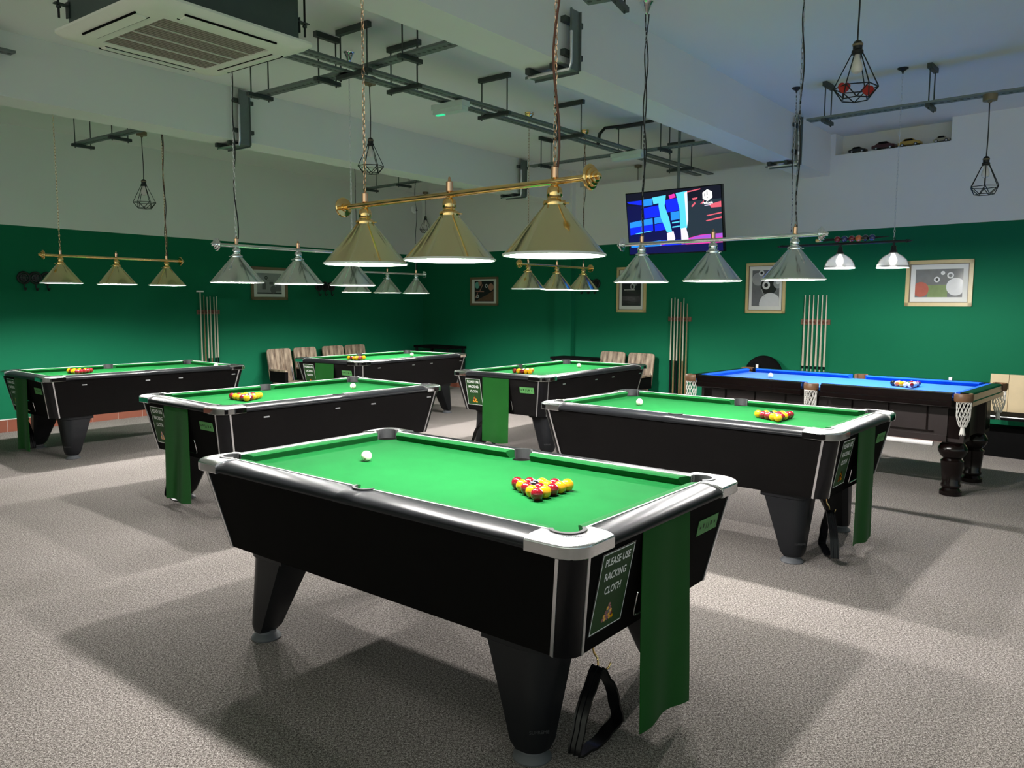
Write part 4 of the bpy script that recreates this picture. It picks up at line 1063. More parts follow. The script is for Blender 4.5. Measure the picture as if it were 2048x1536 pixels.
q0_, q1_ = on_plane(-70, 84, b1n, 6.80), on_plane(24, 68, b1n, 6.80)
tray('short cable tray stub high on the left beam at the left edge', [(Vector((q0_.x, q0_.y, 3.42)), Vector((q1_.x, q1_.y, 3.42)), UPZ)], [], 0.10)
pp = [at(1196, 287, ZT), at(1199, 268, 3.42), at(1210, 256, 3.50), at(1262, 250, 3.52), at(1308, 241, 3.54)]
m = MB(); m.tube(pp, 0.018, 'cord', 8); tag(m.build('conduit_pipe'), 'bent black conduit pipe rising to the ceiling beside the twin cable tray', 'pipe')
def strip_light(label, pxa, pxb, z, lit):
    a, b = at(*pxa, z), at(*pxb, z); root = empty('strip_light', tuple(a)); d = b - a
    m = MB(); m.bar((0, 0, 0.025), d + Vector((0, 0, 0.025)), 0.10, 0.045, 'diffuser'); m.build('housing', root, smooth=0)
    m = MB(); m.bar(d*0.03 - Vector((0, 0, 0.016)), d*0.97 - Vector((0, 0, 0.016)), 0.08, 0.036, 'diffuser'); m.build('diffuser', root, smooth=0)
    if lit:
        m = MB(); m.bar(d*0.06 - Vector((0, 0.0, 0.036)), d*0.30 - Vector((0, 0, 0.036)), 0.03, 0.008, 'glow_green'); m.build('indicator', root, smooth=0)
    tag(root, label, 'emergency light', 'strip lights on the cable trays')
strip_light('pale emergency strip light with a green indicator under the twin cable tray', (870, 224), (932, 212), ZT - 0.07, True)
strip_light('pale strip light fixed where two cable trays meet near the television', (1226, 318), (1288, 308), ZT - 0.06, False)

# ------------------------------------------------------------------ television
tdir = dirv(-41.5); tno = Vector((-tdir.y, tdir.x, 0))   # away from the viewer
tw, thh = 1.25, 0.735
tc_ray = ray(1346, 443); TD = 9.15
TCEN = CAM + tc_ray*(TD/tc_ray.dot(CF))
tilt = math.radians(9.0)
X = tdir; N_ = (-tno*math.cos(tilt) - Vector((0, 0, 1))*math.sin(tilt)).normalized(); Y_ = N_.cross(X).normalized()
TVM = Matrix.Translation(TCEN) @ Matrix((X, Y_, N_)).transposed().to_4x4()
tv = empty('television'); tv.matrix_world = TVM
tag(tv, 'wall television on a ceiling pole showing a dancer\'s legs in blue and pink light', 'television')
m = MB(); m.box((0, 0, -0.025), (tw, thh, 0.045), 'tv_black'); m.build('case', tv, smooth=0)
m = MB()
W2, H2 = tw/2 - 0.012, thh/2 - 0.012
# picture drawn in fractions of the screen: x 0..1 left to right, y 0..1 top to bottom
lay = [0]
def tp(pts, key):
    lay[0] += 1
    m.add([Vector((-W2 + 2*W2*x, H2 - 2*H2*y, 0.0 + 0.00012*lay[0])) for x, y in pts], [tuple(range(len(pts)))], key)
tp([(0, 0), (1, 0), (1, 1), (0, 1)], 'tv_dark')
tp([(0, .20), (.66, .15), (.66, .83), (0, .85)], 'tv_navy'); tp([(.60, .2), (1, .2), (1, .84), (.60, .84)], 'tv_grey')
tp([(0, .125), (.18, .12), (.18, .20), (.03, .16)], 'tv_blue'); tp([(.19, .11), (.29, .10), (.29, .21), (.19, .22)], 'tv_azure'); tp([(.29, .09), (.36, .08), (.36, .19), (.30, .20)], 'tv_cyan')
tp([(.19, .25), (.36, .22), (.36, .40), (.19, .42)], 'tv_blue'); tp([(.43, .15), (.57, .13), (.57, .33), (.44, .35)], 'tv_blue')
tp([(.02, .47), (.28, .42), (.28, .52), (.02, .56)], 'tv_azure'); tp([(.02, .56), (.28, .52), (.28, .63), (.02, .68)], 'tv_blue'); tp([(.30, .42), (.40, .40), (.40, .50), (.30, .52)], 'tv_azure'); tp([(.30, .53), (.42, .51), (.42, .62), (.30, .64)], 'tv_blue')
tp([(.48, .35), (.57, .34), (.57, .47), (.48, .48)], 'tv_azure'); tp([(.08, .655), (.26, .625), (.26, .635), (.08, .67)], 'tv_cyan'); tp([(.49, .51), (.57, .50), (.57, .52), (.49, .53)], 'tv_cyan'); tp([(.49, .58), (.57, .57), (.57, .59), (.49, .60)], 'tv_cyan')
tp([(.02, .83), (.36, .79), (.36, .88), (.02, .90)], 'tv_azure'); tp([(.36, .79), (.62, .80), (.62, .88), (.36, .88)], 'tv_blue'); tp([(.62, .79), (.78, .74), (1, .73), (1, .875), (.62, .88)], 'tv_pink'); tp([(.74, .755), (1, .73), (1, .79), (.66, .80)], 'tv_violet')
tp([(.36, .08), (.44, .07), (.43, .18), (.42, .24), (.46, .44), (.485, .66), (.43, .67), (.37, .42), (.355, .24)], 'tv_cyan'); tp([(.43, .68), (.50, .655), (.515, .77), (.50, .84), (.35, .87), (.36, .85), (.43, .80)], 'tv_lilac'); tp([(.36, .86), (.50, .825), (.50, .845), (.36, .87)], 'tv_pink')
tp([(.545, .055), (.665, .04), (.665, .30), (.66, .50), (.645, .62), (.575, .63), (.575, .30)], 'tv_cyan'); tp([(.635, .06), (.665, .05), (.66, .5), (.645, .6), (.64, .4)], 'tv_lilac'); tp([(.58, .62), (.635, .61), (.655, .75), (.655, .865), (.58, .87)], 'tv_lilac'); tp([(.58, .82), (.655, .81), (.655, .87), (.58, .875)], 'tv_pink')
tp([(.47, .08), (.53, .06), (.545, .12), (.48, .14)], 'tv_pink'); tp([(.665, .045), (.80, .02), (.80, .035), (.665, .065)], 'tv_rose'); tp([(.71, .16), (.77, .15), (.76, .18), (.72, .19)], 'tv_rose'); tp([(.70, .28), (.74, .22), (.745, .25), (.71, .30)], 'tv_rose'); tp([(.79, .26), (.83, .21), (.83, .25)], 'tv_rose')
tp([(.88, .28), (1, .24), (1, .33), (.90, .33)], 'tv_rose'); tp([(.85, .44), (1, .405), (1, .425), (.86, .455)], 'tv_rose'); tp([(.84, .52), (1, .475), (1, .50), (.85, .535)], 'tv_rose')
tp([(0, .885), (1, .885), (1, 1), (0, 1)], 'tv_navy')
# channel badge: a faceted hexagon over a word
tp([(.868, .045), (.915, .085), (.917, .175), (.868, .225), (.820, .185), (.820, .09)], 'tv_white'); tp([(.862, .06), (.869, .06), (.869, .135), (.862, .135)], 'tv_grey'); tp([(.860, .172), (.868, .165), (.876, .172), (.868, .18)], 'tv_dark'); tp([(.836, .10), (.840, .10), (.840, .15), (.836, .15)], 'tv_grey')
lay[0] += 1
text_into(m, 'radcade', 0.040, 'tv_white', Matrix.Translation((-W2 + 2*W2*.868, H2 - 2*H2*.25, 0.00012*lay[0])), offset=0.02)
tp([(.835, .285), (.90, .28), (.90, .287), (.835, .292)], 'tv_lilac')
m.build('screen', tv, smooth=0)
m = MB()
zt_ = TVM.inverted() @ Vector((TCEN.x + tno.x*0.10, TCEN.y + tno.y*0.10, ZCEIL)); zb_ = TVM.inverted() @ Vector((TCEN.x + tno.x*0.10, TCEN.y + tno.y*0.10, TCEN.z))
m.cyl(zb_, zt_, 0.016, 'galv', 12); m.bar(zb_ - Vector((0.12, 0, 0)), zb_ + Vector((0.12, 0, 0)), 0.2, 0.03, 'galv_dark'); m.build('ceiling_pole', tv)

# ------------------------------------------------------------------ pictures
def picture(label, wallfn, nrm, wd, c0, c1, frame, content, fw=0.028):
    """c0, c1: pixel corners top-left and bottom-right on the wall"""
    p, q = wallfn(*c0), wallfn(*c1)
    w = abs((q - p).dot(wd)); h = abs(p.z - q.z); c = (p + q)/2 - nrm*0.002
    Xd = wd; Nn = -nrm; Yd = Vector((0, 0, 1))
    if Yd.cross(Nn).dot(Xd) < 0: Xd = -Xd
    mtw = Matrix.Translation(c) @ Matrix((Xd, Yd, Nn)).transposed().to_4x4()
    root = empty('framed_picture'); root.matrix_world = mtw; tag(root, label, 'picture', 'framed pictures')
    m = MB()
    for cx, cy, sx, sy in ((0, h/2 - fw/2, w, fw), (0, -h/2 + fw/2, w, fw), (w/2 - fw/2, 0, fw, h), (-w/2 + fw/2, 0, fw, h)): m.box((cx, cy, 0.012), (sx, sy, 0.024), frame)
    for cx, cy, sx, sy in ((0, h/2 - fw*1.1, w - fw*2, fw*0.3), (0, -h/2 + fw*1.1, w - fw*2, fw*0.3), (w/2 - fw*1.1, 0, fw*0.3, h - fw*2), (-w/2 + fw*1.1, 0, fw*0.3, h - fw*2)): m.box((cx, cy, 0.010), (sx, sy, 0.018), 'frame_brown')
    m.build('frame', root, smooth=0)
    m = MB(); m.box((0, 0, 0.006), (w - fw*1.5, h - fw*1.5, 0.006), 'mount'); m.build('mount', root, smooth=0)
    m = MB(); content(m, w - fw*2, h - fw*2); m.build('print', root, smooth=0)
    return root
def pq(m, cx, cy, w, h, key, z): m.add([Vector((cx + a*w/2, cy + b*h/2, 0.0095 + z*0.0004)) for a, b in ((-1, -1), (1, -1), (1, 1), (-1, 1))], [(0, 1, 2, 3)], key)
def pc(m, cx, cy, r, key, z, a0=0, a1=360, clip=None):
    pts = []
    for k in range(28):
        q = math.radians(a0 + (a1 - a0)*k/28); x, y = cx + r*math.cos(q), cy + r*math.sin(q)
        if clip: x = max(-clip[0], min(clip[0], x)); y = max(-clip[1], min(clip[1], y))
        pts.append(Vector((x, y, 0.0095 + z*0.0004)))
    m.add(pts, [tuple(range(28))], key)
def c_wide(m, w, h):
    a, b = w*0.80, h*0.72; pq(m, 0, 0, a, b, 'p_grey', 0); c = (a/2, b/2)
    pq(m, -0.02*a, -0.28*b, a*0.42, b*0.44, 'p_green', 1); pc(m, -0.38*a, -0.22*b, 0.27*b, 'p_red', 2, clip=c); pc(m, 0.36*a, -0.13*b, 0.31*b, 'p_white', 3, clip=c)
    pc(m, -0.04*a, 0.13*b, 0.10*b, 'p_white', 3); pc(m, -0.04*a, 0.13*b, 0.05*b, 'p_dark', 4); pc(m, 0.24*a, 0.27*b, 0.11*b, 'p_white', 3); pc(m, 0.24*a, 0.27*b, 0.06*b, 'p_grey', 4); pc(m, 0.08*a, 0.36*b, 0.07*b, 'p_white', 3)
def c_balls(m, w, h):
    a, b = w*0.80, h*0.80; pq(m, 0, 0, a, b, 'p_grey', 0); c = (a/2, b/2)
    pc(m, -0.28*a, 0.25*b, 0.22*a, 'p_mid', 1, clip=c); pc(m, -0.16*a, 0.42*b, 0.10*a, 'p_white', 2, clip=c); pc(m, -0.16*a, 0.42*b, 0.05*a, 'p_dark', 3); pc(m, 0.12*a, 0.06*b, 0.30*a, 'p_dark', 2, clip=c); pc(m, 0.02*a, 0.08*b, 0.14*a, 'p_white', 3); pc(m, 0.02*a, 0.08*b, 0.07*a, 'p_dark', 4); pc(m, 0.44*a, 0.12*b, 0.16*a, 'p_mid', 3, clip=c); pc(m, 0.44*a, 0.16*b, 0.07*a, 'p_white', 4, clip=c); pc(m, 0.3*a, 0.40*b, 0.16*a, 'p_dark', 1, clip=c)
    pc(m, -0.35*a, -0.2*b, 0.22*a, 'p_grey', 3, clip=c); pc(m, 0.18*a, -0.46*b, 0.40*a, 'p_white', 4, clip=c)
    m.add([Vector((x*a, y*b, 0.0115)) for x, y in ((-.16, -.02), (-.13, -.02), (-.02, -.24), (-.05, -.24))], [(0, 1, 2, 3)], 'p_mid')
def c_eight(m, w, h):
    a, b = w*0.76, h*0.80; pq(m, 0, 0, a, b, 'p_dark', 0); c = (a/2, b/2)
    pc(m, 0.06*a, 0.10*b, 0.13*a, 'p_mid', 1); pc(m, 0.06*a, 0.09*b, 0.07*a, 'p_dark', 2); pc(m, 0.22*a, 0.17*b, 0.07*a, 'p_grey', 1); pq(m, -0.10*a, -0.005*b, 0.9*a*0.62, 0.018*b, 'p_white', 3); pc(m, 0.0, 0.38*b, 0.2*a, 'p_grey', 1, clip=c)
def c_warm(m, w, h):
    a, b = w*0.76, h*0.82; pq(m, 0, 0, a, b, 'p_dark', 0); c = (a/2, b/2)
    m.add([Vector((x*a, y*b, 0.010)) for x, y in ((-.48, -.48), (.48, -.48), (.48, .02), (.1, -.2))], [(0, 1, 2, 3)], 'p_brown')
    pc(m, -0.36*a, 0.30*b, 0.12*a, 'p_teal', 2, clip=c); pc(m, -0.22*a, 0.40*b, 0.10*a, 'p_peach', 2, clip=c); pc(m, 0.36*a, 0.20*b, 0.13*a, 'p_peach', 2, clip=c); pc(m, 0.12*a, 0.26*b, 0.07*a, 'p_white', 2); pc(m, 0.12*a, 0.26*b, 0.035*a, 'p_dark', 3); pc(m, -0.35*a, -0.25*b, 0.07*a, 'p_white', 3); pc(m, -0.35*a, -0.25*b, 0.035*a, 'p_dark', 4)
    for p0, p1 in (((-.44, .0), (0, -.02)), ((-.22, .02), (-.06, .34)), ((-.46, -.34), (-.32, -.06))):
        d = (Vector(p1) - Vector(p0)).normalized(); n = Vector((-d.y, d.x))*0.018
        m.add([Vector(((x.x)*a, (x.y)*b, 0.0112)) for x in (Vector(p0) - n, Vector(p1) - n, Vector(p1) + n, Vector(p0) + n)], [(0, 1, 2, 3)], 'p_peach')
def c_sketch(m, w, h):
    a, b = w*0.76, h*0.74; pq(m, 0, 0, a, b, 'p_mid', 0); c = (a/2, b/2)
    pq(m, 0, -0.46*b, a, 0.06*b, 'p_dark', 1); pc(m, -0.13*a, 0.28*b, 0.06*a, 'p_dark', 2); pc(m, -0.13*a, 0.28*b, 0.035*a, 'p_mid', 3); pq(m, -0.22*a, -0.12*b, 0.15*a, 0.34*b, 'p_grey', 1); pq(m, 0.08*a, 0.02*b, 0.16*a, 0.13*b, 'p_grey', 1); pq(m, 0.04*a, 0.13*b, 0.3*a, 0.02*b, 'p_grey', 1); pc(m, 0.16*a, -0.28*b, 0.13*a, 'p_grey', 1, clip=c); pq(m, 0.36*a, -0.22*b, 0.2*a, 0.3*b, 'p_grey', 2)
picture('wide pale-gold framed print of a red and a white ball', onR, nR, dR, (1815, 522), (1944, 613), 'frame_gold', c_wide, 0.04)
picture('tall gold-framed black and white print of pool balls behind the silver light bar', onR, nR, dR, (1495, 527), (1570, 627), 'frame_gold', c_balls, 0.035)
picture('tall gold-framed dark print of an eight ball between cue rack and coat hooks', onR, nR, dR, (1236, 535), (1292, 625), 'frame_gold', c_eight, 0.035)
picture('small brown-framed warm-toned print hanging next to the corner pilaster', onR, nR, dR, (942, 555), (997, 611), 'frame_brown', c_warm, 0.03)
picture('dim grey framed print on the left wall between two silver shades', onL, nL, dL, (500, 533), (574, 600), 'frame_brown', c_sketch, 0.035)

# ------------------------------------------------------------------ cue racks and cues
def cue_rack(where, short, wallfn, P, sfn, bx0, bx1, by, xs, kinds, tops, left=False):
    s0, s1 = sfn(wallfn(bx0, by)), sfn(wallfn(bx1, by)); z = wallfn((bx0 + bx1)/2, by).z
    if s0 > s1: s0, s1 = s1, s0
    m = MB(); wallbox(m, P, s0, s1, 0.0, 0.018, z - 0.032, z + 0.032, 'rack_wood')
    root = m.build('cue_rack', smooth=0); tag(root, 'red-brown wooden cue bracket on the %s' % where, 'cue rack', 'wall cue racks')
    inset = 0.042
    poss = []
    for x in xs:
        p = on_plane(x, by, nL if left else nR, (oL if left else oR) - inset); poss.append(sfn(p))
    m = MB()
    for s in poss:
        wallbox(m, P, s - 0.017, s - 0.011, 0.018, 0.052, z - 0.012, z + 0.012, 'rack_wood'); wallbox(m, P, s + 0.011, s + 0.017, 0.018, 0.052, z - 0.012, z + 0.012, 'rack_wood')
    m.build('clips', root, smooth=0)
    for k, (s, kd, tp_) in enumerate(zip(poss, kinds, tops)):
        zt = on_plane(xs[k], tp_, nL if left else nR, (oL if left else oR) - inset).z
        m = MB(); L = zt; base = Vector((0, 0, 0))
        if kd == 'split':
            m.cyl((0, 0, 0.0), (0, 0, 0.74), 0.0085, 'cue_pale', 10); m.cyl((0, 0, 0.74), (0, 0, 0.775), 0.0135, 'post', 10); m.cyl((0, 0, 0.775), (0, 0, L), 0.0142, 'cue_wood', 12, 0.0065)
            o = m.build('cue_stick'); m2 = MB()
        elif kd == 'rest':
            m.cyl((0, 0, 0.0), (0, 0, L - 0.03), 0.013, 'cue_wood', 12, 0.0085)
            o = m.build('cue_stick'); m2 = MB(); m2.bar(-dL*0.055 + Vector((0, 0, L - 0.02)), dL*0.055 + Vector((0, 0, L - 0.02)), 0.012, 0.02, 'white_ball'); m2.build('cross_head', o)
        else:
            lo = 'post' if kd in ('black', 'black2') else kd
            hi = 'cue_dark' if kd == 'cue_dark' else 'cue_wood'
            m.cyl((0, 0, 0.0), (0, 0, 0.74), 0.0145, lo if kd != 'cue_wood' else 'cue_dark', 12, 0.0115); o = m.build('cue_butt' if False else 'cue_stick')
            m2 = MB(); m2.cyl((0, 0, 0.74), (0, 0, L), 0.0112, hi, 12, 0.006); m2.build('shaft', o)
        p = P(s, inset, 0); o.location = p
        desc = {'split': 'pale cue', 'rest': 'cross-headed cue rest', 'black': 'pale black-butted cue', 'cue_dark': 'brown wooden cue', 'cue_wood': 'pale maple cue'}[kd]
        tag(o, '%s, %s from left in the rack %s' % (desc, ('first', 'second', 'third', 'fourth', 'fifth', 'sixth')[k], short), 'cue', 'cues on the ' + where)
cue_rack('left wall', 'on the left wall', onL, PL, sL, 393, 438, 624, (401.5, 408.5, 415, 421, 428.5, 434), ('rest', 'cue_dark', 'black', 'cue_wood', 'black', 'black'), (580, 591, 594, 592, 594, 593), True)
cue_rack('right wall left of the tall ball print', 'left of the tall ball print', onR, PR, sR, 1338, 1383, 638, (1342.5, 1349, 1355, 1361.5, 1367, 1374), ('black', 'cue_wood', 'black', 'cue_dark', 'cue_wood', 'cue_dark'), (597, 595, 598, 604, 596, 607))
cue_rack('right wall behind the blue table', 'behind the blue table', onR, PR, sR, 1603, 1661, 644, (1608.5, 1617.5, 1625.5, 1634.5, 1643, 1651.5), ('split',)*6, (590, 590, 590, 590, 590, 590))

# ------------------------------------------------------------------ coat hooks
def coat_hooks(label, wallfn, nrm, wd, cx, cy):
    c = wallfn(cx, cy); Nn = -nrm; Xd = wd; Yd = Vector((0, 0, 1))
    if Yd.cross(Nn).dot(Xd) < 0: Xd = -Xd
    root = empty('coat_hooks'); root.matrix_world = Matrix.Translation(c + Nn*0.004) @ Matrix((Xd, Yd, Nn)).transposed().to_4x4(); tag(root, label, 'coat hooks', 'black iron coat hooks')
    for k in (-1, 0, 1):
        m = MB(); x = k*0.132; m.tube([(x + 0.066*math.cos(2*PI*j/24), 0.066*math.sin(2*PI*j/24), 0.012) for j in range(24)], 0.013, 'black_iron', 8, True); m.tube([(x + 0.040*math.cos(2*PI*j/20), 0.040*math.sin(2*PI*j/20), 0.010) for j in range(20)], 0.006, 'black_iron', 6, True)
        for j in range(4):
            q = j*PI/4; m.bar((x - 0.05*math.cos(q), -0.05*math.sin(q), 0.008), (x + 0.05*math.cos(q), 0.05*math.sin(q), 0.008), 0.014, 0.008, 'black_iron')
        m.lathe([(0.020, 0), (0.020, 0.016), (0.001, 0.02)], 'black_iron', 12, (x, 0, 0.002))
        r = m.build('ring_plate', root)
        m = MB(); m.tube([(x, -0.066, 0.012), (x, -0.115, 0.014), (x, -0.145, 0.024), (x, -0.150, 0.045), (x, -0.132, 0.060)], 0.008, 'black_iron', 8); m.sphere((x, -0.130, 0.061), 0.012, 'black_iron', 10, 6); m.build('hook', r)
coat_hooks('black iron triple-ring coat hooks at the far left of the left wall', onL, nL, dL, 70, 556)
coat_hooks('black iron coat hooks on the left wall behind the hanging shades', onL, nL, dL, 649, 573)
coat_hooks('black iron coat hooks on the right wall behind the small brass light bar', onR, nR, dR, 1180, 568)

# ------------------------------------------------------------------ wooden chairs along the walls
CZ = 0.575
def make_chair(arm):
    root = empty('wooden_chair')  # faces local -y; x to its right as the viewer faces it
    rx = Matrix.Rotation(math.radians(-10), 3, 'X')
    m = MB(); pts = rrect(0.225, 0.255, 0.045, 0, 4); prof = []
    rings = [[rx @ Vector((p.x, d, p.y)) + Vector((0, 0.03, CZ)) for p in pts] for d in (-0.011, 0.011)]
    m.loft(rings, 'plank')
    for x in (-0.075, 0.05): m.bar(rx @ Vector((x, -0.0115, -0.25)) + Vector((0, 0.03, CZ)), rx @ Vector((x, -0.0115, 0.25)) + Vector((0, 0.03, CZ)), 0.004, 0.002, 'leather', (0, 1, 0))
    m.build('backrest', root)
    m = MB(); pts = rrect(0.22, 0.21, 0.04, 0, 4); m.loft([[Vector((p.x, p.y - 0.25, z)) for p in pts] for z in (0.305, 0.327)], 'plank'); m.build('seat', root)
    for s in (-1, 1):
        m = MB(); m.tube([(s*0.20, -0.42, 0.0), (s*0.20, -0.40, 0.30), (s*0.20, -0.05, 0.305), (s*0.20, 0.03, 0.56)], 0.013, 'black_iron', 8); m.build('frame', root)
        m = MB(); m.tube([(s*0.20, -0.04, 0.30), (s*0.20, 0.08, 0.0)], 0.013, 'black_iron', 8); m.build('leg', root)
    m = MB(); m.box((arm*0.205, -0.20, 0.515), (0.085, 0.40, 0.024), 'plank'); ar = m.build('armrest', root, smooth=0)
    m = MB(); m.box((arm*0.21, -0.20, 0.415), (0.06, 0.36, 0.16), 'vinyl'); m.build('side_panel', ar, smooth=0)
    return root
cl, crr = make_chair(-1), make_chair(1)
chairs = []
faceL = math.atan2(dL.y, dL.x) + PI   # chair x axis so that -y faces the room
def chair_at(o, P, s, inset, xdir, label):
    p = P(s, inset, 0); o.location = p; o.rotation_euler = (0, 0, math.atan2(xdir.y, xdir.x)); tag(o, label, 'chair', 'wooden chairs along the walls')
used = [False]
LX = [sL(on_plane(x, 735, nL, oL - 0.3)) for x in (570, 622, 678, 722)]
LT_ = ['leftmost wooden plank-backed chair on the left wall, fully visible beside the table', 'second wooden plank-backed chair on the left wall, half behind the rearmost table', 'third wooden plank-backed chair on the left wall, only its top showing', 'fourth wooden plank-backed chair on the left wall, nearest the corner']
for k, s in enumerate(LX):
    o = cl if k == 0 else copy_tree(cl); chair_at(o, PL, s, 0.22, dL, LT_[k])
RX = [sR(on_plane(x, 740, nR, oR - 0.3)) for x in (1214, 1271)]
RTL = ['wooden plank-backed chair on the right wall, left one behind the centre back table', 'wooden plank-backed chair on the right wall, right one behind the centre back table']
for k, s in enumerate(RX):
    o = crr if k == 0 else copy_tree(crr); chair_at(o, PR, s, 0.22, dR, RTL[k])

# pale plank-backed bench at the right edge
s0 = sR(on_plane(1972, 850, nR, oR - 0.35))
bench = empty('bench_seat'); bench.matrix_world = Matrix.Translation(PR(s0, 0.30, 0)) @ Matrix((dR, nR, Vector((0, 0, 1)))).transposed().to_4x4()
tag(bench, 'pale plank-backed bench with a black seat at the right edge behind the blue table', 'bench')
m = MB()
for k in range(7): m.box((0.09 + 0.17*k, 0.0, 0.605), (0.166, 0.03, 0.45), 'pale_wood')
m.build('backrest', bench, smooth=0)
m = MB(); m.loft([[Vector((p.x + 0.55, p.y - 0.20, z)) for p in rrect(0.62, 0.22, 0.10, 0, 6)] for z in (0.40, 0.44)], 'vinyl'); st = m.build('seat', bench)
m = MB(); m.tube([Vector((p.x + 0.55, p.y - 0.20, 0.432)) for p in rrect(0.622, 0.222, 0.10, 0, 6)], 0.006, 'steel', 6, True); m.build('edge_trim', st)
m = MB(); m.box((0.55, -0.14, 0.15), (1.05, 0.26, 0.30), 'vinyl'); m.build('base', bench, smooth=0)

# black low tables and the round folded table
def wall_table(label, P, s, w, d, z):
    root = empty('side_table', tuple(P(s, d/2 + 0.03, 0)))
    xdir = dL if P is PL else dR; root.rotation_euler = (0, 0, math.atan2(xdir.y, xdir.x))
    m = MB(); m.box((0, 0, z - 0.02), (w, d, 0.04), 'vinyl'); m.build('table_top', root, smooth=0)
    for sx in (-1, 1):
        for sy in (-1, 1):
            m = MB(); m.box((sx*(w/2 - 0.04), sy*(d/2 - 0.04), (z - 0.04)/2), (0.04, 0.04, z - 0.04), 'black_iron'); m.build('leg', root, smooth=0)
    tag(root, label, 'table', 'low black tables'); return root
zt1 = onR(860, 697, 0.35).z
wall_table('low black table in the room corner behind the rearmost table', PR, sR(onR(872, 700, 0.3)) + 0.05, 0.95, 0.45, 0.765)
wall_table('low black table against the pilaster behind the centre back table', PR, sR(onR(1150, 715, 0.3)), 0.80, 0.40, 0.715)
c = onR(1526, 742, 0.10); rt_ = onR(1526, 711, 0.10)
root = empty('round_table', tuple(c)); tag(root, 'round black folding table standing on edge against the right wall', 'table')
Rr = 0.265; zc = rt_.z - Rr; q = Vector((0, 0, 1)).rotation_difference((-nR + Vector((0, 0, 0.12))).normalized())
root.location = (c.x, c.y, 0)
m = MB(); m.lathe([(Rr - 0.01, -0.02), (Rr, -0.012), (Rr, 0.012), (Rr - 0.01, 0.02)], 'vinyl', 48, (0, 0, zc), (-nR + Vector((0, 0, 0.12))).normalized()); m.build('table_top', root)
m = MB()
for s in (-1, 1): m.cyl(dR*s*0.15 + Vector((0, 0, 0)), dR*s*0.15 + nR*0.03 + Vector((0, 0, zc)), 0.014, 'black_iron', 8)
m.build('folded_leg', root)
tg = onR(1514, 733, 0.135) - Vector((c.x, c.y, 0)); m = MB(); m.bar(tg - Vector((0, 0, 0.028)), tg + Vector((0, 0, 0.028)), 0.036, 0.003, 'chalk', tuple(-nR)); m.build('white_tag', root, smooth=0)

# ------------------------------------------------------------------ niche with toy cars, wall sensor
def toy_car(label, px, py, key, L, hgt):
    p = onR(px, py, -0.05); root = empty('toy_car', (p.x, p.y, 3.3455)); root.rotation_euler = (0, 0, math.atan2(dR.y, dR.x)); k = L/0.25
    m = MB(); prof = [(-0.125, 0.018), (-0.125, 0.042), (-0.085, 0.052), (-0.045, 0.078), (0.035, 0.078), (0.075, 0.052), (0.12, 0.044), (0.125, 0.02)]
    m.loft([[Vector((x*k, y, z*hgt)) for x, z in prof] for y in (-0.045*k, -0.05*k, 0.05*k, 0.045*k)], key); m.build('body', root)
    m = MB(); m.loft([[Vector((x*k, y, z*hgt)) for x, z in ((-0.06, 0.056), (-0.04, 0.074), (0.03, 0.074), (0.055, 0.056))] for y in (-0.0505*k, 0.0505*k)], 'vinyl'); m.build('side_window', root)
    for sx in (-0.075, 0.075):
        for sy in (-1, 1):
            m = MB(); m.cyl((sx*k, sy*0.036*k, 0.019), (sx*k, sy*0.051*k, 0.019), 0.019, 'rubber', 14); m.cyl((sx*k, sy*0.050*k, 0.019), (sx*k, sy*0.0525*k, 0.019), 0.009, 'steel', 10); m.build('wheel', root)
    tag(root, label, 'toy car', 'toy cars in the high niche')
toy_car('low black toy car with cream trim at the left of the high niche', 1716, 302, 'car_black', 0.20, 0.9)
toy_car('dark maroon vintage toy car, second from the left in the niche', 1769, 296, 'car_maroon', 0.26, 1.15)
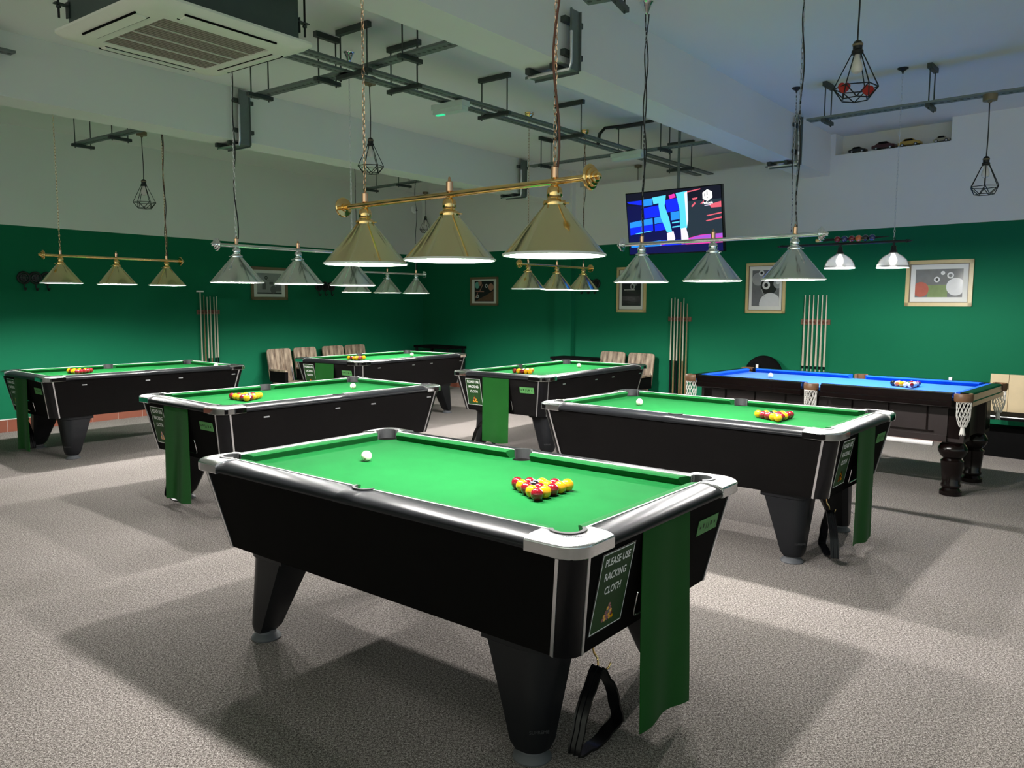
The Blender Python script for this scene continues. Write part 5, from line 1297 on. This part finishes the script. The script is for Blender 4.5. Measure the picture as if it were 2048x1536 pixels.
toy_car('gold-coloured toy car in the high niche', 1820, 291, 'car_gold', 0.24, 1.1)
toy_car('small cream toy car at the right end of the niche', 1884, 283, 'car_cream', 0.17, 0.9)
for px, py, nmx in ((828, 419, 'left'),):
    c = onL(px, py); q = -nL
    root = empty('wall_sensor', tuple(c)); m = MB(); m.lathe([(0.075, 0), (0.075, 0.02), (0.06, 0.045), (0.03, 0.06), (0.001, 0.063)], 'white', 24, (0, 0, 0), q); m.build('housing', root); m = MB(); m.bar(q*0.056 - dL*0.03 - Vector((0, 0, 0.02)), q*0.056 + dL*0.03 - Vector((0, 0, 0.02)), 0.014, 0.012, 'vinyl'); m.build('lens', root, smooth=0)
    tag(root, 'small white dome sensor high on the left wall near the corner', 'sensor')
for px, py in ((1871, 289),):
    pass

# ------------------------------------------------------------------ light and render look
w = bpy.data.worlds.new('world'); scn.world = w; w.use_nodes = True
nt = w.node_tree; bg = nt.nodes['Background']; bg.inputs['Strength'].default_value = 1.3
tcw = nt.nodes.new('ShaderNodeTexCoord'); sx = nt.nodes.new('ShaderNodeSeparateXYZ'); nt.links.new(tcw.outputs['Generated'], sx.inputs['Vector'])
mr = nt.nodes.new('ShaderNodeMapRange'); mr.inputs['From Min'].default_value = -0.3; mr.inputs['From Max'].default_value = 0.7; nt.links.new(sx.outputs['X'], mr.inputs['Value'])
mxw = nt.nodes.new('ShaderNodeMixRGB'); mxw.inputs['Color1'].default_value = (0.89, 0.95, 0.80, 1); mxw.inputs['Color2'].default_value = (0.20, 0.31, 0.38, 1); nt.links.new(mr.outputs['Result'], mxw.inputs['Fac']); nt.links.new(mxw.outputs['Color'], bg.inputs['Color'])
scn.view_settings.view_transform = 'Standard'
scn.view_settings.look = 'None'
scn.view_settings.exposure = 0.0
scn.cycles.use_denoising = True
scn.cycles.max_bounces = 10; scn.cycles.diffuse_bounces = 5; scn.cycles.glossy_bounces = 4; scn.cycles.transmission_bounces = 6
scn.cycles.sample_clamp_indirect = 4.0
scn.cycles.caustics_reflective = False; scn.cycles.caustics_refractive = False
